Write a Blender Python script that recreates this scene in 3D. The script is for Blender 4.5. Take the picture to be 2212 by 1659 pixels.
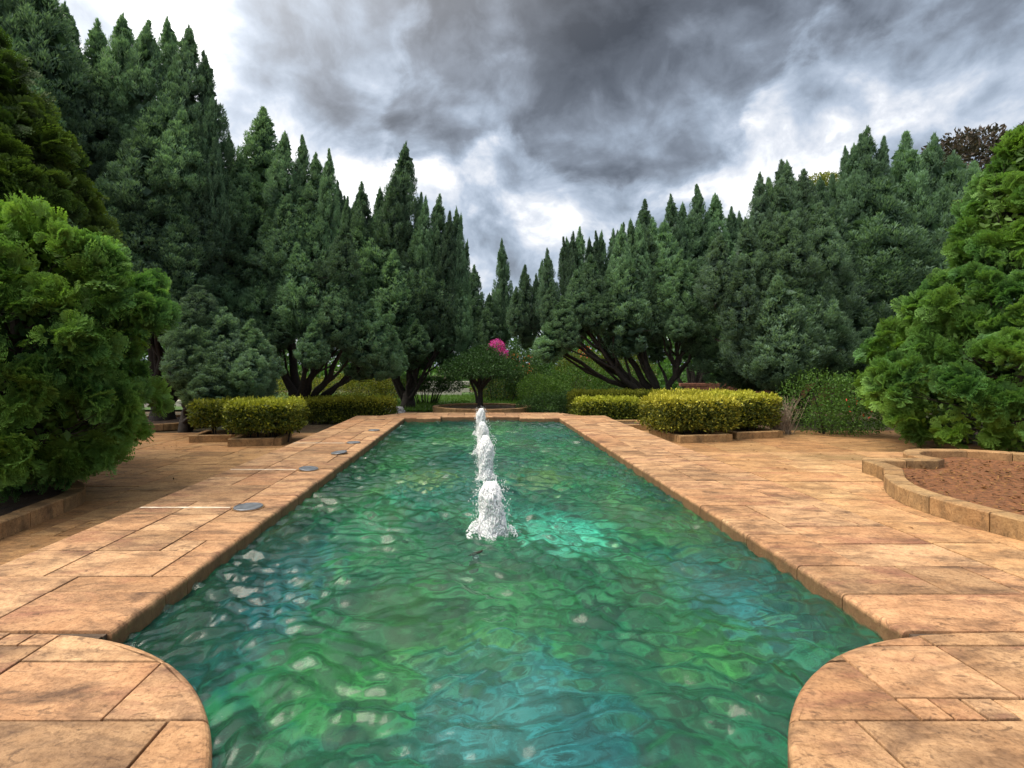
import bpy, bmesh, math, random
import numpy as np
from mathutils import Vector, Matrix, noise as mn

random.seed(7); rng = np.random.default_rng(7)
scene = bpy.context.scene
for o in list(bpy.data.objects): bpy.data.objects.remove(o)
C = scene.collection

# ---------------------------------------------------------------- camera
# z = 0 is the top of the pool deck, y runs along the pool away from the viewer
CAM_H, FPX, CX, HY = 1.5, 1106.0, 1028.3, 790.6        # focal length, vanishing point and horizon in a 2212 px wide picture
cam = bpy.data.objects.new('camera', bpy.data.cameras.new('camera'))
C.objects.link(cam); scene.camera = cam
cam.location = (0, 0, CAM_H); cam.rotation_euler = (math.radians(90), 0, 0)
cam.data.sensor_width = 36; cam.data.lens = 36 * FPX / 2212
cam.data.shift_x = (1106 - CX) / 2212; cam.data.shift_y = -(829.5 - HY) / 2212
cam.data.clip_start = 0.05; cam.data.clip_end = 3000

# ---------------------------------------------------------------- sky and sun
SUN_AZ, SUN_EL = math.radians(-98), math.radians(60)
sun_dir = Vector((math.sin(SUN_AZ) * math.cos(SUN_EL), math.cos(SUN_AZ) * math.cos(SUN_EL), math.sin(SUN_EL)))
world = bpy.data.worlds.new('World'); scene.world = world; world.use_nodes = True
def build_world():
    nt = world.node_tree; nt.nodes.clear(); N = nt.nodes.new; L = nt.links.new
    def node(t, **k):
        n = N(t)
        for a, v in k.items(): setattr(n, a, v)
        return n
    def math_(op, a, b=None, c=None, clamp=False):
        n = node('ShaderNodeMath', operation=op, use_clamp=clamp)
        for i, v in enumerate((a, b, c)):
            if v is None: continue
            if isinstance(v, (int, float)): n.inputs[i].default_value = v
            else: L(v, n.inputs[i])
        return n.outputs[0]
    out = N('ShaderNodeOutputWorld'); bg = N('ShaderNodeBackground'); L(bg.outputs[0], out.inputs[0])
    tc = N('ShaderNodeTexCoord'); g = tc.outputs['Generated']
    sep = N('ShaderNodeSeparateXYZ'); L(g, sep.inputs[0])
    comb = N('ShaderNodeMapping'); L(g, comb.inputs[0]); comb.inputs['Scale'].default_value = (1.0, 1.0, 1.35)
    wn = node('ShaderNodeTexNoise'); L(comb.outputs[0], wn.inputs['Vector']); wn.inputs['Scale'].default_value = 3.0; wn.inputs['Detail'].default_value = 3
    wsub = node('ShaderNodeVectorMath', operation='SUBTRACT'); L(wn.outputs['Color'], wsub.inputs[0]); wsub.inputs[1].default_value = (.5, .5, .5)
    wsc = node('ShaderNodeVectorMath', operation='SCALE'); L(wsub.outputs[0], wsc.inputs[0]); wsc.inputs['Scale'].default_value = .17
    warp = node('ShaderNodeVectorMath', operation='ADD'); L(comb.outputs[0], warp.inputs[0]); L(wsc.outputs[0], warp.inputs[1])
    def noise(scale, detail, rough, dist, off):
        m = N('ShaderNodeMapping'); m.inputs['Location'].default_value = off; L(warp.outputs[0], m.inputs[0])
        n = node('ShaderNodeTexNoise'); L(m.outputs[0], n.inputs['Vector'])
        n.inputs['Scale'].default_value = scale; n.inputs['Detail'].default_value = detail
        n.inputs['Roughness'].default_value = rough; n.inputs['Distortion'].default_value = dist
        return n.outputs['Fac']
    big = noise(2.4, 3, 0.5, 0.0, (3.1, 1.7, 0.2))
    mid = noise(4.4, 10, 0.56, 0.08, (0.9, 8.2, 1.3))
    fine = noise(10.0, 9, 0.58, 0.1, (5.0, 2.0, 3.0))
    def lobe(px, py, width):
        d = Vector(((px - CX) / FPX, 1.0, -(py - HY) / FPX)).normalized()
        n = node('ShaderNodeVectorMath', operation='DOT_PRODUCT'); L(g, n.inputs[0]); n.inputs[1].default_value = d
        c = math.cos(math.radians(width))
        return math_('SMOOTH_MIN', 1.0, math_('MAXIMUM', math_('DIVIDE', math_('SUBTRACT', n.outputs['Value'], c), 1 - c), 0.0), 0.1)
    v = math_('MULTIPLY', math_('SUBTRACT', big, .5), 0.55)
    v = math_('ADD', v, math_('MULTIPLY', math_('SUBTRACT', mid, .5), 1.8))
    v = math_('ADD', v, math_('MULTIPLY', math_('SUBTRACT', fine, .5), 0.34))
    v = math_('ADD', v, .645)
    wob = math_('ADD', math_('MULTIPLY', mid, 1.6), .2)               # lobes break up with the cloud texture
    for px, py, w, amt in ((1500, 20, 16, -.20), (1190, 90, 12, -.06), (880, -20, 10, -.14), (1330, 330, 13, -.06),
                           (1640, 310, 10, .05), (1130, 390, 9, .05), (1080, 570, 12, .10), (620, 170, 7, -.10),
                           (1500, 370, 7, .07), (170, 0, 12, .34)):
        v = math_('ADD', v, math_('MULTIPLY', math_('MULTIPLY', lobe(px, py, w), amt), wob))
    scud = noise(3.4, 9, .56, 0, (2.6, 6.4, 9.2))
    sv = scud
    for px, py, w, amt in ((1500, 40, 18, .20), (1200, 120, 14, .12), (880, -10, 12, .16), (1350, 330, 14, .10), (620, 170, 9, .08), (1080, 580, 14, -.14), (1900, 200, 16, -.08), (200, 20, 25, -.5)):
        sv = math_('ADD', sv, math_('MULTIPLY', lobe(px, py, w), amt))
    mr = node('ShaderNodeMapRange', interpolation_type='SMOOTHSTEP'); L(sv, mr.inputs[0]); mr.inputs[1].default_value = .54; mr.inputs[2].default_value = .66
    v = math_('SUBTRACT', v, math_('MULTIPLY', mr.outputs[0], .26))
    v = math_('ADD', v, .015)
    ramp = N('ShaderNodeValToRGB'); L(v, ramp.inputs[0])
    e = ramp.color_ramp.elements
    e[0].position = 0.0; e[0].color = (.040, .044, .050, 1)
    e[1].position = 0.98; e[1].color = (1.6, 1.6, 1.6, 1)
    for p, c in ((.28, (.125, .14, .165)), (.44, (.245, .28, .335)), (.57, (.39, .46, .56)), (.68, (.56, .64, .76)), (.80, (.88, .91, .97))):
        x = ramp.color_ramp.elements.new(p); x.color = c + (1,)
    # the veiled sun's glow through the cloud, broadened and raised as fill light
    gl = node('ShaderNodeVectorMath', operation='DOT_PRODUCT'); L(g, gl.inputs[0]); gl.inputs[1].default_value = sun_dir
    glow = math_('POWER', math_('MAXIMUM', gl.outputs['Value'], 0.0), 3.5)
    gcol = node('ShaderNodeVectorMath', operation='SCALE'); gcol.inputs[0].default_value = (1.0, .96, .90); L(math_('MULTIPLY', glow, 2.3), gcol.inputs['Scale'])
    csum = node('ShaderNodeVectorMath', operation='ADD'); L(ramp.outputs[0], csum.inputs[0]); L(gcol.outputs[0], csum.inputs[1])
    sky = node('ShaderNodeTexSky', sky_type='NISHITA', sun_disc=False)
    sky.sun_elevation = SUN_EL; sky.sun_rotation = SUN_AZ; sky.air_density = 1.0; sky.dust_density = 2.0
    s = node('ShaderNodeVectorMath', operation='SCALE'); L(sky.outputs[0], s.inputs[0]); s.inputs['Scale'].default_value = 0.6
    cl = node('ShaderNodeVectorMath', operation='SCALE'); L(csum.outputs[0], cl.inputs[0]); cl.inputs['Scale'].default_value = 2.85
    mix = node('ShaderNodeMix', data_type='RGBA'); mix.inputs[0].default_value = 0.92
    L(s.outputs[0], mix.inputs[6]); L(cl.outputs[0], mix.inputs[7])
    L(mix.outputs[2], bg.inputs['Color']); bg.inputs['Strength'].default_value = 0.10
build_world()
sun = bpy.data.objects.new('sun', bpy.data.lights.new('sun', 'SUN')); C.objects.link(sun)
sun.data.energy = 1.25; sun.data.angle = math.radians(46); sun.data.color = (1.0, .90, .74)
sun.rotation_euler = sun_dir.to_track_quat('Z', 'Y').to_euler(); sun.location = (-20, 20, 40)
vs = scene.view_settings
vs.view_transform = 'Standard'; vs.look = 'None'; vs.gamma = 1; vs.use_curve_mapping = False; vs.exposure = 1.8
scene.cycles.use_denoising = True
scene.cycles.max_bounces = 7; scene.cycles.diffuse_bounces = 4; scene.cycles.glossy_bounces = 3; scene.cycles.transmission_bounces = 5; scene.cycles.transparent_max_bounces = 8

GZ = -0.30                       # level of the lower paving and beds
def PX(px, py, Y): return Vector(((px - CX) / FPX * Y, Y, CAM_H - (py - HY) / FPX * Y))

# ---------------------------------------------------------------- helpers
def link(o, parent=None):
    C.objects.link(o)
    if parent is not None: o.parent = parent
    return o
def tag(o, label=None, cat=None, group=None, kind=None):
    if label: o['label'] = label
    if cat: o['category'] = cat
    if group: o['group'] = group
    if kind: o['kind'] = kind
    return o
def thing(name, loc, label, cat, group=None):
    return tag(link(bpy.data.objects.new(name, None)), label, cat, group) if place(name, loc) is None else None
def place(name, loc): return None
def empty(name, loc, label=None, cat=None, group=None, parent=None):
    o = bpy.data.objects.new(name, None); o.location = loc; o.empty_display_size = .2
    link(o, parent); tag(o, label, cat, group); return o
def mesh_obj(name, verts, faces, mat, parent=None, smooth=False):
    me = bpy.data.meshes.new(name); me.from_pydata([tuple(v) for v in verts], [], faces); me.update()
    if mat: me.materials.append(mat)
    if smooth: me.polygons.foreach_set('use_smooth', [True] * len(me.polygons))
    return link(bpy.data.objects.new(name, me), parent)
def np_mesh(name, V, F, mat, tone=None, smooth=False):
    """V (n,3), F (m,k) arrays with k = 3 or 4"""
    me = bpy.data.meshes.new(name); n = len(V); m, k = F.shape
    me.vertices.add(n); me.vertices.foreach_set('co', np.ascontiguousarray(V, np.float32).ravel())
    me.loops.add(m * k); me.loops.foreach_set('vertex_index', np.ascontiguousarray(F, np.int32).ravel())
    me.polygons.add(m); me.polygons.foreach_set('loop_start', np.arange(0, m * k, k, dtype=np.int32))
    if smooth: me.polygons.foreach_set('use_smooth', np.ones(m, bool))
    me.update(calc_edges=True)
    if tone is not None:
        a = me.attributes.new('tone', 'FLOAT', 'POINT'); a.data.foreach_set('value', np.ascontiguousarray(tone, np.float32))
    me.materials.append(mat)
    return me
def unit(v): return v / np.maximum(np.linalg.norm(v, axis=-1, keepdims=True), 1e-9)
def leaves(pos, dirn, up, Ln, Wd, tone, fold=0.25):
    """diamond leaves folded along the midrib: returns V, F, tone"""
    n = len(pos); d = unit(dirn); s = unit(np.cross(d, up)); nrm = np.cross(s, d)
    Ln = np.broadcast_to(Ln, n)[:, None]; Wd = np.broadcast_to(Wd, n)[:, None]
    mid = pos + d * Ln * .45 + nrm * Wd * fold
    V = np.stack([pos, mid + s * Wd * .5, pos + d * Ln, mid - s * Wd * .5], 1).reshape(-1, 3)
    i = np.arange(n)[:, None] * 4
    F = np.concatenate([i + [0, 1, 2], i + [0, 2, 3]], 1).reshape(-1, 3)
    return V, F, np.repeat(np.broadcast_to(tone, n), 4)
def join(parts):
    off = 0; Vs, Fs, Ts = [], [], []
    for V, F, T in parts:
        Vs.append(V); Fs.append(F + off); Ts.append(T); off += len(V)
    return np.concatenate(Vs), np.concatenate(Fs), np.concatenate(Ts)
def tubes(paths, sides=7, rough=.08):
    """paths: list of (points, radii) -> verts, faces as one set"""
    V, F = [], []
    for pts, rad in paths:
        b = len(V); n = len(pts); ref = Vector((.3, .9, .1))
        for i, p in enumerate(pts):
            t = (pts[min(i + 1, n - 1)] - pts[max(i - 1, 0)]).normalized()
            u = t.cross(ref).normalized(); w = t.cross(u)
            for k in range(sides):
                a = 2 * math.pi * k / sides
                r = rad[i] * (1 + rough * random.uniform(-1, 1))
                V.append(p + (u * math.cos(a) + w * math.sin(a)) * r)
        for i in range(n - 1):
            for k in range(sides):
                k2 = (k + 1) % sides
                F.append((b + i * sides + k, b + i * sides + k2, b + (i + 1) * sides + k2, b + (i + 1) * sides + k))
        F.append(tuple(b + (n - 1) * sides + k for k in range(sides)))
    return V, F
def bez(a, b, c, n):
    return [a * (1 - t) ** 2 + b * 2 * t * (1 - t) + c * t * t for t in (i / n for i in range(n + 1))]

# ---------------------------------------------------------------- materials
class NT:
    def __init__(s, name):
        s.m = bpy.data.materials.new(name); s.m.use_nodes = True; s.t = s.m.node_tree
        s.b = s.t.nodes['Principled BSDF']; s.out = s.t.nodes['Material Output']
    def n(s, t, **k):
        x = s.t.nodes.new(t)
        for a, v in k.items(): setattr(x, a, v)
        return x
    def l(s, a, b): s.t.links.new(a, b)
    def noise(s, vec, scale, detail=5, rough=.55, dist=0):
        x = s.n('ShaderNodeTexNoise'); x.inputs['Scale'].default_value = scale; x.inputs['Detail'].default_value = detail
        x.inputs['Roughness'].default_value = rough; x.inputs['Distortion'].default_value = dist
        if vec is not None: s.l(vec, x.inputs['Vector'])
        return x.outputs['Fac']
    def ramp(s, fac, stops):
        x = s.n('ShaderNodeValToRGB'); s.l(fac, x.inputs[0]); e = x.color_ramp.elements
        e[0].position, e[0].color = stops[0][0], tuple(stops[0][1]) + (1,)
        e[1].position, e[1].color = stops[-1][0], tuple(stops[-1][1]) + (1,)
        for p, c in stops[1:-1]:
            y = e.new(p); y.color = tuple(c) + (1,)
        return x.outputs[0]
    def mix(s, fac, a, b, mode='MIX'):
        x = s.n('ShaderNodeMix', data_type='RGBA', blend_type=mode)
        for i, v in ((0, fac), (6, a), (7, b)):
            if isinstance(v, (int, float)): x.inputs[i].default_value = v
            elif isinstance(v, tuple): x.inputs[i].default_value = v + (1,)
            else: s.l(v, x.inputs[i])
        return x.outputs[2]
    def math(s, op, a, b=0.0, clamp=False):
        x = s.n('ShaderNodeMath', operation=op, use_clamp=clamp)
        for i, v in enumerate((a, b)):
            if isinstance(v, (int, float)): x.inputs[i].default_value = v
            else: s.l(v, x.inputs[i])
        return x.outputs[0]
    def bump(s, h, strength, dist):
        x = s.n('ShaderNodeBump'); x.inputs['Strength'].default_value = strength; x.inputs['Distance'].default_value = dist
        s.l(h, x.inputs['Height']); s.l(x.outputs[0], s.b.inputs['Normal'])
    def world_pos(s, per_object=0.0, stretch=(1, 1, 1), rot=0.0):
        g = s.n('ShaderNodeNewGeometry'); v = g.outputs['Position']
        if per_object:
            oi = s.n('ShaderNodeObjectInfo'); c = s.n('ShaderNodeCombineXYZ')
            s.l(s.math('MULTIPLY', oi.outputs['Random'], per_object), c.inputs[2])
            a = s.n('ShaderNodeVectorMath', operation='ADD'); s.l(v, a.inputs[0]); s.l(c.outputs[0], a.inputs[1]); v = a.outputs[0]
        m = s.n('ShaderNodeMapping'); m.inputs['Scale'].default_value = stretch; m.inputs['Rotation'].default_value = (0, 0, rot); s.l(v, m.inputs[0])
        return m.outputs[0]

def stone_material(name, light, mid, dark, red, streak=1.0, grime=0.0, wet=False):
    s = NT(name)
    p1 = s.world_pos(40, (1.0, 1.0, 1.0)); p2 = s.world_pos(40, (1.5, 3.6, 1.5), .20); p3 = s.world_pos(90, (1.7, 4.2, 1.7), -.22); p4 = s.world_pos(70, (2.0, 4.5, 2.0), .08)
    base = s.ramp(s.noise(p1, 2.6, 6, .6), [(.30, mid), (.62, light)])
    oi = s.n('ShaderNodeObjectInfo')
    wn = s.n('ShaderNodeTexWhiteNoise', noise_dimensions='1D'); s.l(s.math('MULTIPLY', oi.outputs['Random'], 97.3), wn.inputs['W'])
    tint = s.ramp(wn.outputs['Value'], [(0.0, (.62, .56, .50)), (.25, (1.0, .93, .86)), (.5, (1.08, 1.02, .98)), (.75, (1.0, .84, .76)), (1.0, (.82, .70, .60))])
    base = s.mix(.85, base, tint, 'MULTIPLY')
    st = s.ramp(s.noise(p2, 1.5, 9, .66, .5), [(.455, (0, 0, 0)), (.68, (1, 1, 1))])
    base = s.mix(s.math('MULTIPLY', st, .9 * streak), base, dark)
    rd = s.ramp(s.noise(p3, .75, 8, .64, .4), [(.54, (0, 0, 0)), (.72, (1, 1, 1))])
    base = s.mix(s.math('MULTIPLY', rd, .7 * streak), base, red)
    cr = s.ramp(s.noise(p4, 4.5, 6, .7, 1.2), [(.555, (0, 0, 0)), (.64, (1, 1, 1))])
    base = s.mix(s.math('MULTIPLY', cr, .6 * streak), base, tuple(c * .8 for c in dark))
    if grime:
        gr = s.ramp(s.noise(s.world_pos(0, (1, 1, 1)), .55, 7, .65, .6), [(.54, (0, 0, 0)), (.72, (1, 1, 1))])
        base = s.mix(s.math('MULTIPLY', gr, grime), base, (.16, .11, .035))
    sp = s.ramp(s.noise(p1, 55, 3, .7), [(.34, (.45, .40, .34)), (.52, (1, 1, 1))])
    base = s.mix(.55, base, sp, 'MULTIPLY')
    gr2 = s.ramp(s.noise(p1, 17, 4, .7), [(.30, (.62, .55, .48)), (.60, (1.06, 1.04, 1.0))])
    base = s.mix(.6, base, gr2, 'MULTIPLY')
    if wet:                                        # damp algae-brown stain along the pool face
        g = s.n('ShaderNodeNewGeometry'); sp_ = s.n('ShaderNodeSeparateXYZ'); s.l(g.outputs['Position'], sp_.inputs[0])
        zz = s.math('ADD', sp_.outputs[2], s.math('MULTIPLY', s.math('SUBTRACT', s.noise(p1, 5, 5, .65), .5), .07))
        w_ = s.ramp(s.math('ADD', s.math('MULTIPLY', zz, -10), 0.0), [(.12, (0, 0, 0)), (.42, (1, 1, 1))])
        base = s.mix(s.math('MULTIPLY', w_, .8), base, (.13, .075, .035))
    s.l(base, s.b.inputs['Base Color']); s.b.inputs['Roughness'].default_value = .72
    s.b.inputs['Specular IOR Level'].default_value = .3
    h = s.math('ADD', s.math('MULTIPLY', s.noise(p2, 6, 8, .65), .7), s.math('MULTIPLY', s.noise(p1, 40, 4, .65), .45))
    s.bump(h, .9, .014)
    return s.m
M = {}
M['slab'] = stone_material('stamped_stone', (.57, .375, .215), (.42, .25, .132), (.095, .052, .032), (.22, .080, .058), 1.0, 0.0, True)
M['slab_low'] = stone_material('paving_stone', (.45, .285, .135), (.35, .205, .09), (.12, .07, .036), (.20, .085, .045), .9)
M['slab_right'] = stone_material('terrace_stone', (.60, .40, .21), (.45, .27, .13), (.13, .075, .04), (.34, .13, .08), .8, .85)
M['kerb'] = stone_material('kerb_stone', (.44, .30, .15), (.34, .215, .10), (.13, .085, .045), (.24, .12, .06), .9, .3)
def plain(name, col, rough=.8, bump=None, var=.35, scale=8, metal=0):
    s = NT(name)
    c = s.ramp(s.noise(s.world_pos(0), scale, 6, .6), [(.3, tuple(x * (1 - var) for x in col)), (.7, tuple(x * (1 + var) for x in col))])
    s.l(c, s.b.inputs['Base Color']); s.b.inputs['Roughness'].default_value = rough; s.b.inputs['Metallic'].default_value = metal
    if bump: s.bump(s.noise(s.world_pos(0), bump[0], 6, .6), bump[1], bump[2])
    return s.m
M['mortar'] = plain('mortar', (.085, .055, .035), .95, (30, .6, .01))
M['soil'] = plain('soil', (.20, .078, .026), .95, (55, 1.0, .03), .6, 14)
M['soil_dark'] = plain('dark_soil', (.075, .042, .022), .95, (24, 1.0, .05), .5, 6)  # darker soil of the tree and hedge beds
M['bark'] = plain('bark', (.032, .025, .020), .95, (25, 1.0, .02), .4, 12)
M['twig'] = plain('dry_twig', (.22, .17, .12), .9, None, .3, 10)
M['lid'] = plain('lid_metal', (.21, .225, .25), .45, (60, .3, .003), .35, 14, .6)
M['patch'] = plain('cement_patch', (.70, .60, .47), .8, (60, .4, .004), .12, 12)
M['basin'] = None
M['brick'] = plain('red_brick', (.22, .085, .055), .85, (40, .5, .004), .35, 9)
M['pale'] = plain('pale_concrete', (.55, .52, .47), .85, (30, .4, .004), .2, 6)
M['rock'] = plain('grey_rock', (.28, .27, .27), .85, (14, .9, .03), .4, 6)

def foliage(name, dark, light, vary=.35, transl=.30, accent=None, acc_amt=0.0):
    s = NT(name)
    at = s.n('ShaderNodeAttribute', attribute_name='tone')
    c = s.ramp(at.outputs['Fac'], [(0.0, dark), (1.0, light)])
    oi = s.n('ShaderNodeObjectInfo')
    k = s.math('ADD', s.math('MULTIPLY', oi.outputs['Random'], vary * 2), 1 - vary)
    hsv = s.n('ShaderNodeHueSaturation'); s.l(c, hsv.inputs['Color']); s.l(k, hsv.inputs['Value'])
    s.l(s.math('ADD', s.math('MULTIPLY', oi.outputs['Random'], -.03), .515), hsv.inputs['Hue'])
    col = hsv.outputs[0]
    if accent:
        a = s.ramp(s.noise(s.world_pos(0), .55, 3, .5), [(.42, (0, 0, 0)), (.62, (1, 1, 1))])
        col = s.mix(s.math('MULTIPLY', a, acc_amt), col, accent)
    s.l(col, s.b.inputs['Base Color']); s.b.inputs['Roughness'].default_value = .55; s.b.inputs['Specular IOR Level'].default_value = .25
    tr = s.n('ShaderNodeBsdfTranslucent'); mx = s.n('ShaderNodeMixShader'); mx.inputs[0].default_value = transl
    s.l(s.mix(1.0, col, (1.25, 1.3, .65), 'MULTIPLY'), tr.inputs['Color'])
    s.l(s.b.outputs[0], mx.inputs[1]); s.l(tr.outputs[0], mx.inputs[2]); s.l(mx.outputs[0], s.out.inputs['Surface'])
    return s.m
M['juniper'] = foliage('juniper_foliage', (.050, .098, .062), (.215, .355, .230), .42, .38)
M['juniper_pale'] = foliage('pale_juniper_foliage', (.060, .110, .075), (.235, .370, .250), .30, .38)
M['thuja'] = foliage('thuja_foliage', (.030, .075, .022), (.155, .325, .085), .25, .34, (.24, .40, .04), .5)
M['thuja_olive'] = foliage('olive_thuja_foliage', (.024, .046, .012), (.100, .175, .032), .28, .30)
M['gold'] = foliage('golden_hedge_leaf', (.018, .045, .010), (.55, .54, .060), .06, .28)
M['green'] = foliage('dark_shrub_leaf', (.016, .040, .014), (.085, .185, .050), .15, .25)
M['mid'] = foliage('mid_shrub_leaf', (.030, .075, .015), (.16, .31, .05), .15, .30)
M['lime'] = foliage('lime_leaf', (.07, .10, .012), (.34, .36, .05), .15, .30)
M['broad'] = foliage('dark_broad_leaf', (.025, .032, .018), (.10, .075, .055), .15, .2)
M['pink'] = foliage('pink_bract', (.55, .03, .28), (.85, .16, .55), .05, .3)
M['coral'] = foliage('coral_petal', (.55, .06, .03), (.80, .18, .10), .05, .3)
M['white_fl'] = foliage('white_petal', (.5, .5, .45), (.8, .8, .75), .05, .3)
M['yellow_fl'] = foliage('yellow_petal', (.55, .40, .04), (.75, .60, .08), .05, .3)
M['litter'] = foliage('dead_leaf', (.05, .022, .010), (.30, .13, .045), .1, .1)
M['grass'] = foliage('grass_blade', (.035, .085, .010), (.12, .25, .030), .1, .3)

# ---------------------------------------------------------------- ground and paving levels
POOL = (-2.06, 2.41, 0.5, 14.3)             # inner edges of the pool
def sheet_with_hole(name, x0, x1, y0, y1, hx0, hx1, hy0, hy1, z, mat):
    xs, ys = (x0, hx0, hx1, x1), (y0, hy0, hy1, y1)
    V = [(x, y, z) for y in ys for x in xs]
    F = [(j * 4 + i, j * 4 + i + 1, j * 4 + i + 5, j * 4 + i + 4) for j in range(3) for i in range(3) if (i, j) != (1, 1)]
    return tag(mesh_obj(name, V, F, mat), kind='structure')
def ground_material():
    s = NT('garden_ground'); p = s.world_pos(0)
    c = s.ramp(s.noise(p, .35, 6, .6), [(.36, (.10, .055, .025)), (.52, (.07, .055, .022)), (.66, (.045, .075, .016))])
    c = s.mix(.6, c, s.ramp(s.noise(p, 14, 5, .7), [(.3, (.45, .45, .45)), (.65, (1.2, 1.2, 1.2))]), 'MULTIPLY')
    s.l(c, s.b.inputs['Base Color']); s.b.inputs['Roughness'].default_value = .95; s.bump(s.noise(p, 20, 6, .7), .9, .05)
    return s.m
sheet_with_hole('ground', -900, 900, -300, 1500, -3.3, 3.5, -2, 16.2, GZ - .03, ground_material())
def sheet(name, x0, x1, y0, y1, z, mat, parent=None):
    return mesh_obj(name, [(x0, y0, z), (x1, y0, z), (x1, y1, z), (x0, y1, z)], [(0, 1, 2, 3)], mat, parent)
tag(sheet('lower_paving', -16, -3.3, -4, 13.9, GZ - .012, M['mortar']), kind='structure')
lower_left = bpy.data.objects['lower_paving']
low_right = tag(sheet('lower_paving', 3.5, 14, 8.6, 14.4, GZ - .012, M['mortar']), kind='structure')
tag(sheet('lawn', -14, 16, 20.5, 34, GZ + .05, plain('lawn_turf', (.05, .11, .016), .95, (40, 1.0, .03), .45, 3)), kind='structure')

# ---------------------------------------------------------------- stone slabs
def clip_convex(poly, clip):
    def cross(a, b, p): return (b[0] - a[0]) * (p[1] - a[1]) - (b[1] - a[1]) * (p[0] - a[0])
    out = poly
    for i in range(len(clip)):
        a, b = clip[i], clip[(i + 1) % len(clip)]; inp, out = out, []
        for k in range(len(inp)):
            p, q = inp[k], inp[(k + 1) % len(inp)]; cp, cq = cross(a, b, p), cross(a, b, q)
            if cp >= -1e-9: out.append(p)
            if (cp > 1e-9 and cq < -1e-9) or (cp < -1e-9 and cq > 1e-9):
                t = cp / (cp - cq); out.append((p[0] + (q[0] - p[0]) * t, p[1] + (q[1] - p[1]) * t))
        if len(out) < 3: return []
    res = []
    for p in out:
        if not res or math.dist(p, res[-1]) > .012: res.append(p)
    if len(res) > 1 and math.dist(res[0], res[-1]) < .012: res.pop()
    return res if len(res) >= 3 else []
def area(p): return .5 * sum(p[i][0] * p[(i + 1) % len(p)][1] - p[(i + 1) % len(p)][0] * p[i][1] for i in range(len(p)))
def inset(poly, amounts):
    n = len(poly); res = []
    nrm = []
    for i in range(n):
        a, b = poly[i], poly[(i + 1) % n]; l = math.dist(a, b); nrm.append((-(b[1] - a[1]) / l, (b[0] - a[0]) / l))
    for i in range(n):
        n0, n1, d0, d1 = nrm[i - 1], nrm[i], amounts[i - 1], amounts[i]
        det = n0[0] * n1[1] - n0[1] * n1[0]
        if abs(det) < .25:
            m = Vector((n0[0] + n1[0], n0[1] + n1[1])).normalized(); d = (d0 + d1) / 2
            res.append((poly[i][0] + m.x * d, poly[i][1] + m.y * d))
        else:
            x = (d0 * n1[1] - d1 * n0[1]) / det; y = (n0[0] * d1 - n1[0] * d0) / det
            res.append((poly[i][0] + x, poly[i][1] + y))
    return res
def slab(poly, mat, parent, ztop, thick, edge_test=None, joint=.007, nose=.035):
    """one stone: joints softly broken, pool edges rounded to a nosing"""
    n = len(poly); pe = [bool(edge_test and edge_test(poly[i], poly[(i + 1) % n])) for i in range(n)]
    if any(pe): joint *= .6
    j = [0.0 if e else joint * random.uniform(.7, 1.3) for e in pe]
    outer = inset(poly, j)
    if area(outer) < .0012: return None
    z = ztop + random.uniform(-.0025, .0025)
    rings = [(outer, z - thick)]
    tx, ty = random.uniform(-.002, .002), random.uniform(-.002, .002)
    steps = 4 if any(pe) else 2
    for k in range(steps + 1):
        a = k / steps * math.pi / 2
        am = [(nose if e else .004) * (1 - math.cos(a)) for e in pe]
        dz = (nose if any(pe) else .006) * (1 - math.sin(a))
        rings.append((inset(outer, am), z - dz))
    V, F = [], []
    cx = sum(p[0] for p in outer) / n; cy = sum(p[1] for p in outer) / n
    for ri, (r, zz) in enumerate(rings):
        for q, p in enumerate(r):
            w = 0 if ri == 0 else 1
            V.append((p[0] - cx, p[1] - cy, zz + w * (tx * (p[0] - cx) + ty * (p[1] - cy))))
    for r in range(len(rings) - 1):
        for k in range(n):
            k2 = (k + 1) % n; F.append((r * n + k, r * n + k2, (r + 1) * n + k2, (r + 1) * n + k))
    F.append(tuple((len(rings) - 1) * n + k for k in range(n)))
    o = mesh_obj('slab', V, F, mat, parent); o.location = (cx, cy, 0)
    return o
def wavy(poly):
    """hand-cut edges: joints wander a few millimetres, shared corners stay put"""
    return poly
def ashlar(x0, x1, y0, y1, g, sizes, seed):
    r = random.Random(seed); nx, ny = max(1, round((x1 - x0) / g)), max(1, round((y1 - y0) / g)); gx, gy = (x1 - x0) / nx, (y1 - y0) / ny
    used = [[False] * nx for _ in range(ny)]; out = []
    for j in range(ny):
        for i in range(nx):
            if used[j][i]: continue
            opts = sizes[:]; r.shuffle(opts); opts.append((1, 1))
            for w, h in opts:
                w = min(w, nx - i); h = min(h, ny - j)
                if all(not used[j + b][i + a] for a in range(w) for b in range(h)):
                    if w * h < 3 and (w, h) != (1, 1) and r.random() < .7: continue
                    for a in range(w):
                        for b in range(h): used[j + b][i + a] = True
                    out.append((x0 + i * gx, y0 + j * gy, x0 + (i + w) * gx, y0 + (j + h) * gy)); break
    return out
SZ = [(4, 2), (3, 2), (2, 2), (5, 2), (3, 3), (4, 3), (2, 3), (3, 1)]
def lay(region, rect, parent, mat, ztop, thick, g, seed, edge_test=None, sizes=SZ):
    n = 0
    for a, b, c, d in ashlar(*rect, g, sizes, seed):
        p = clip_convex([(a, b), (c, b), (c, d), (a, d)], region)
        if len(p) >= 3 and area(p) > .0025:
            slab(p, mat, parent, ztop, thick, edge_test, nose=.035); n += 1
    return n
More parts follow.
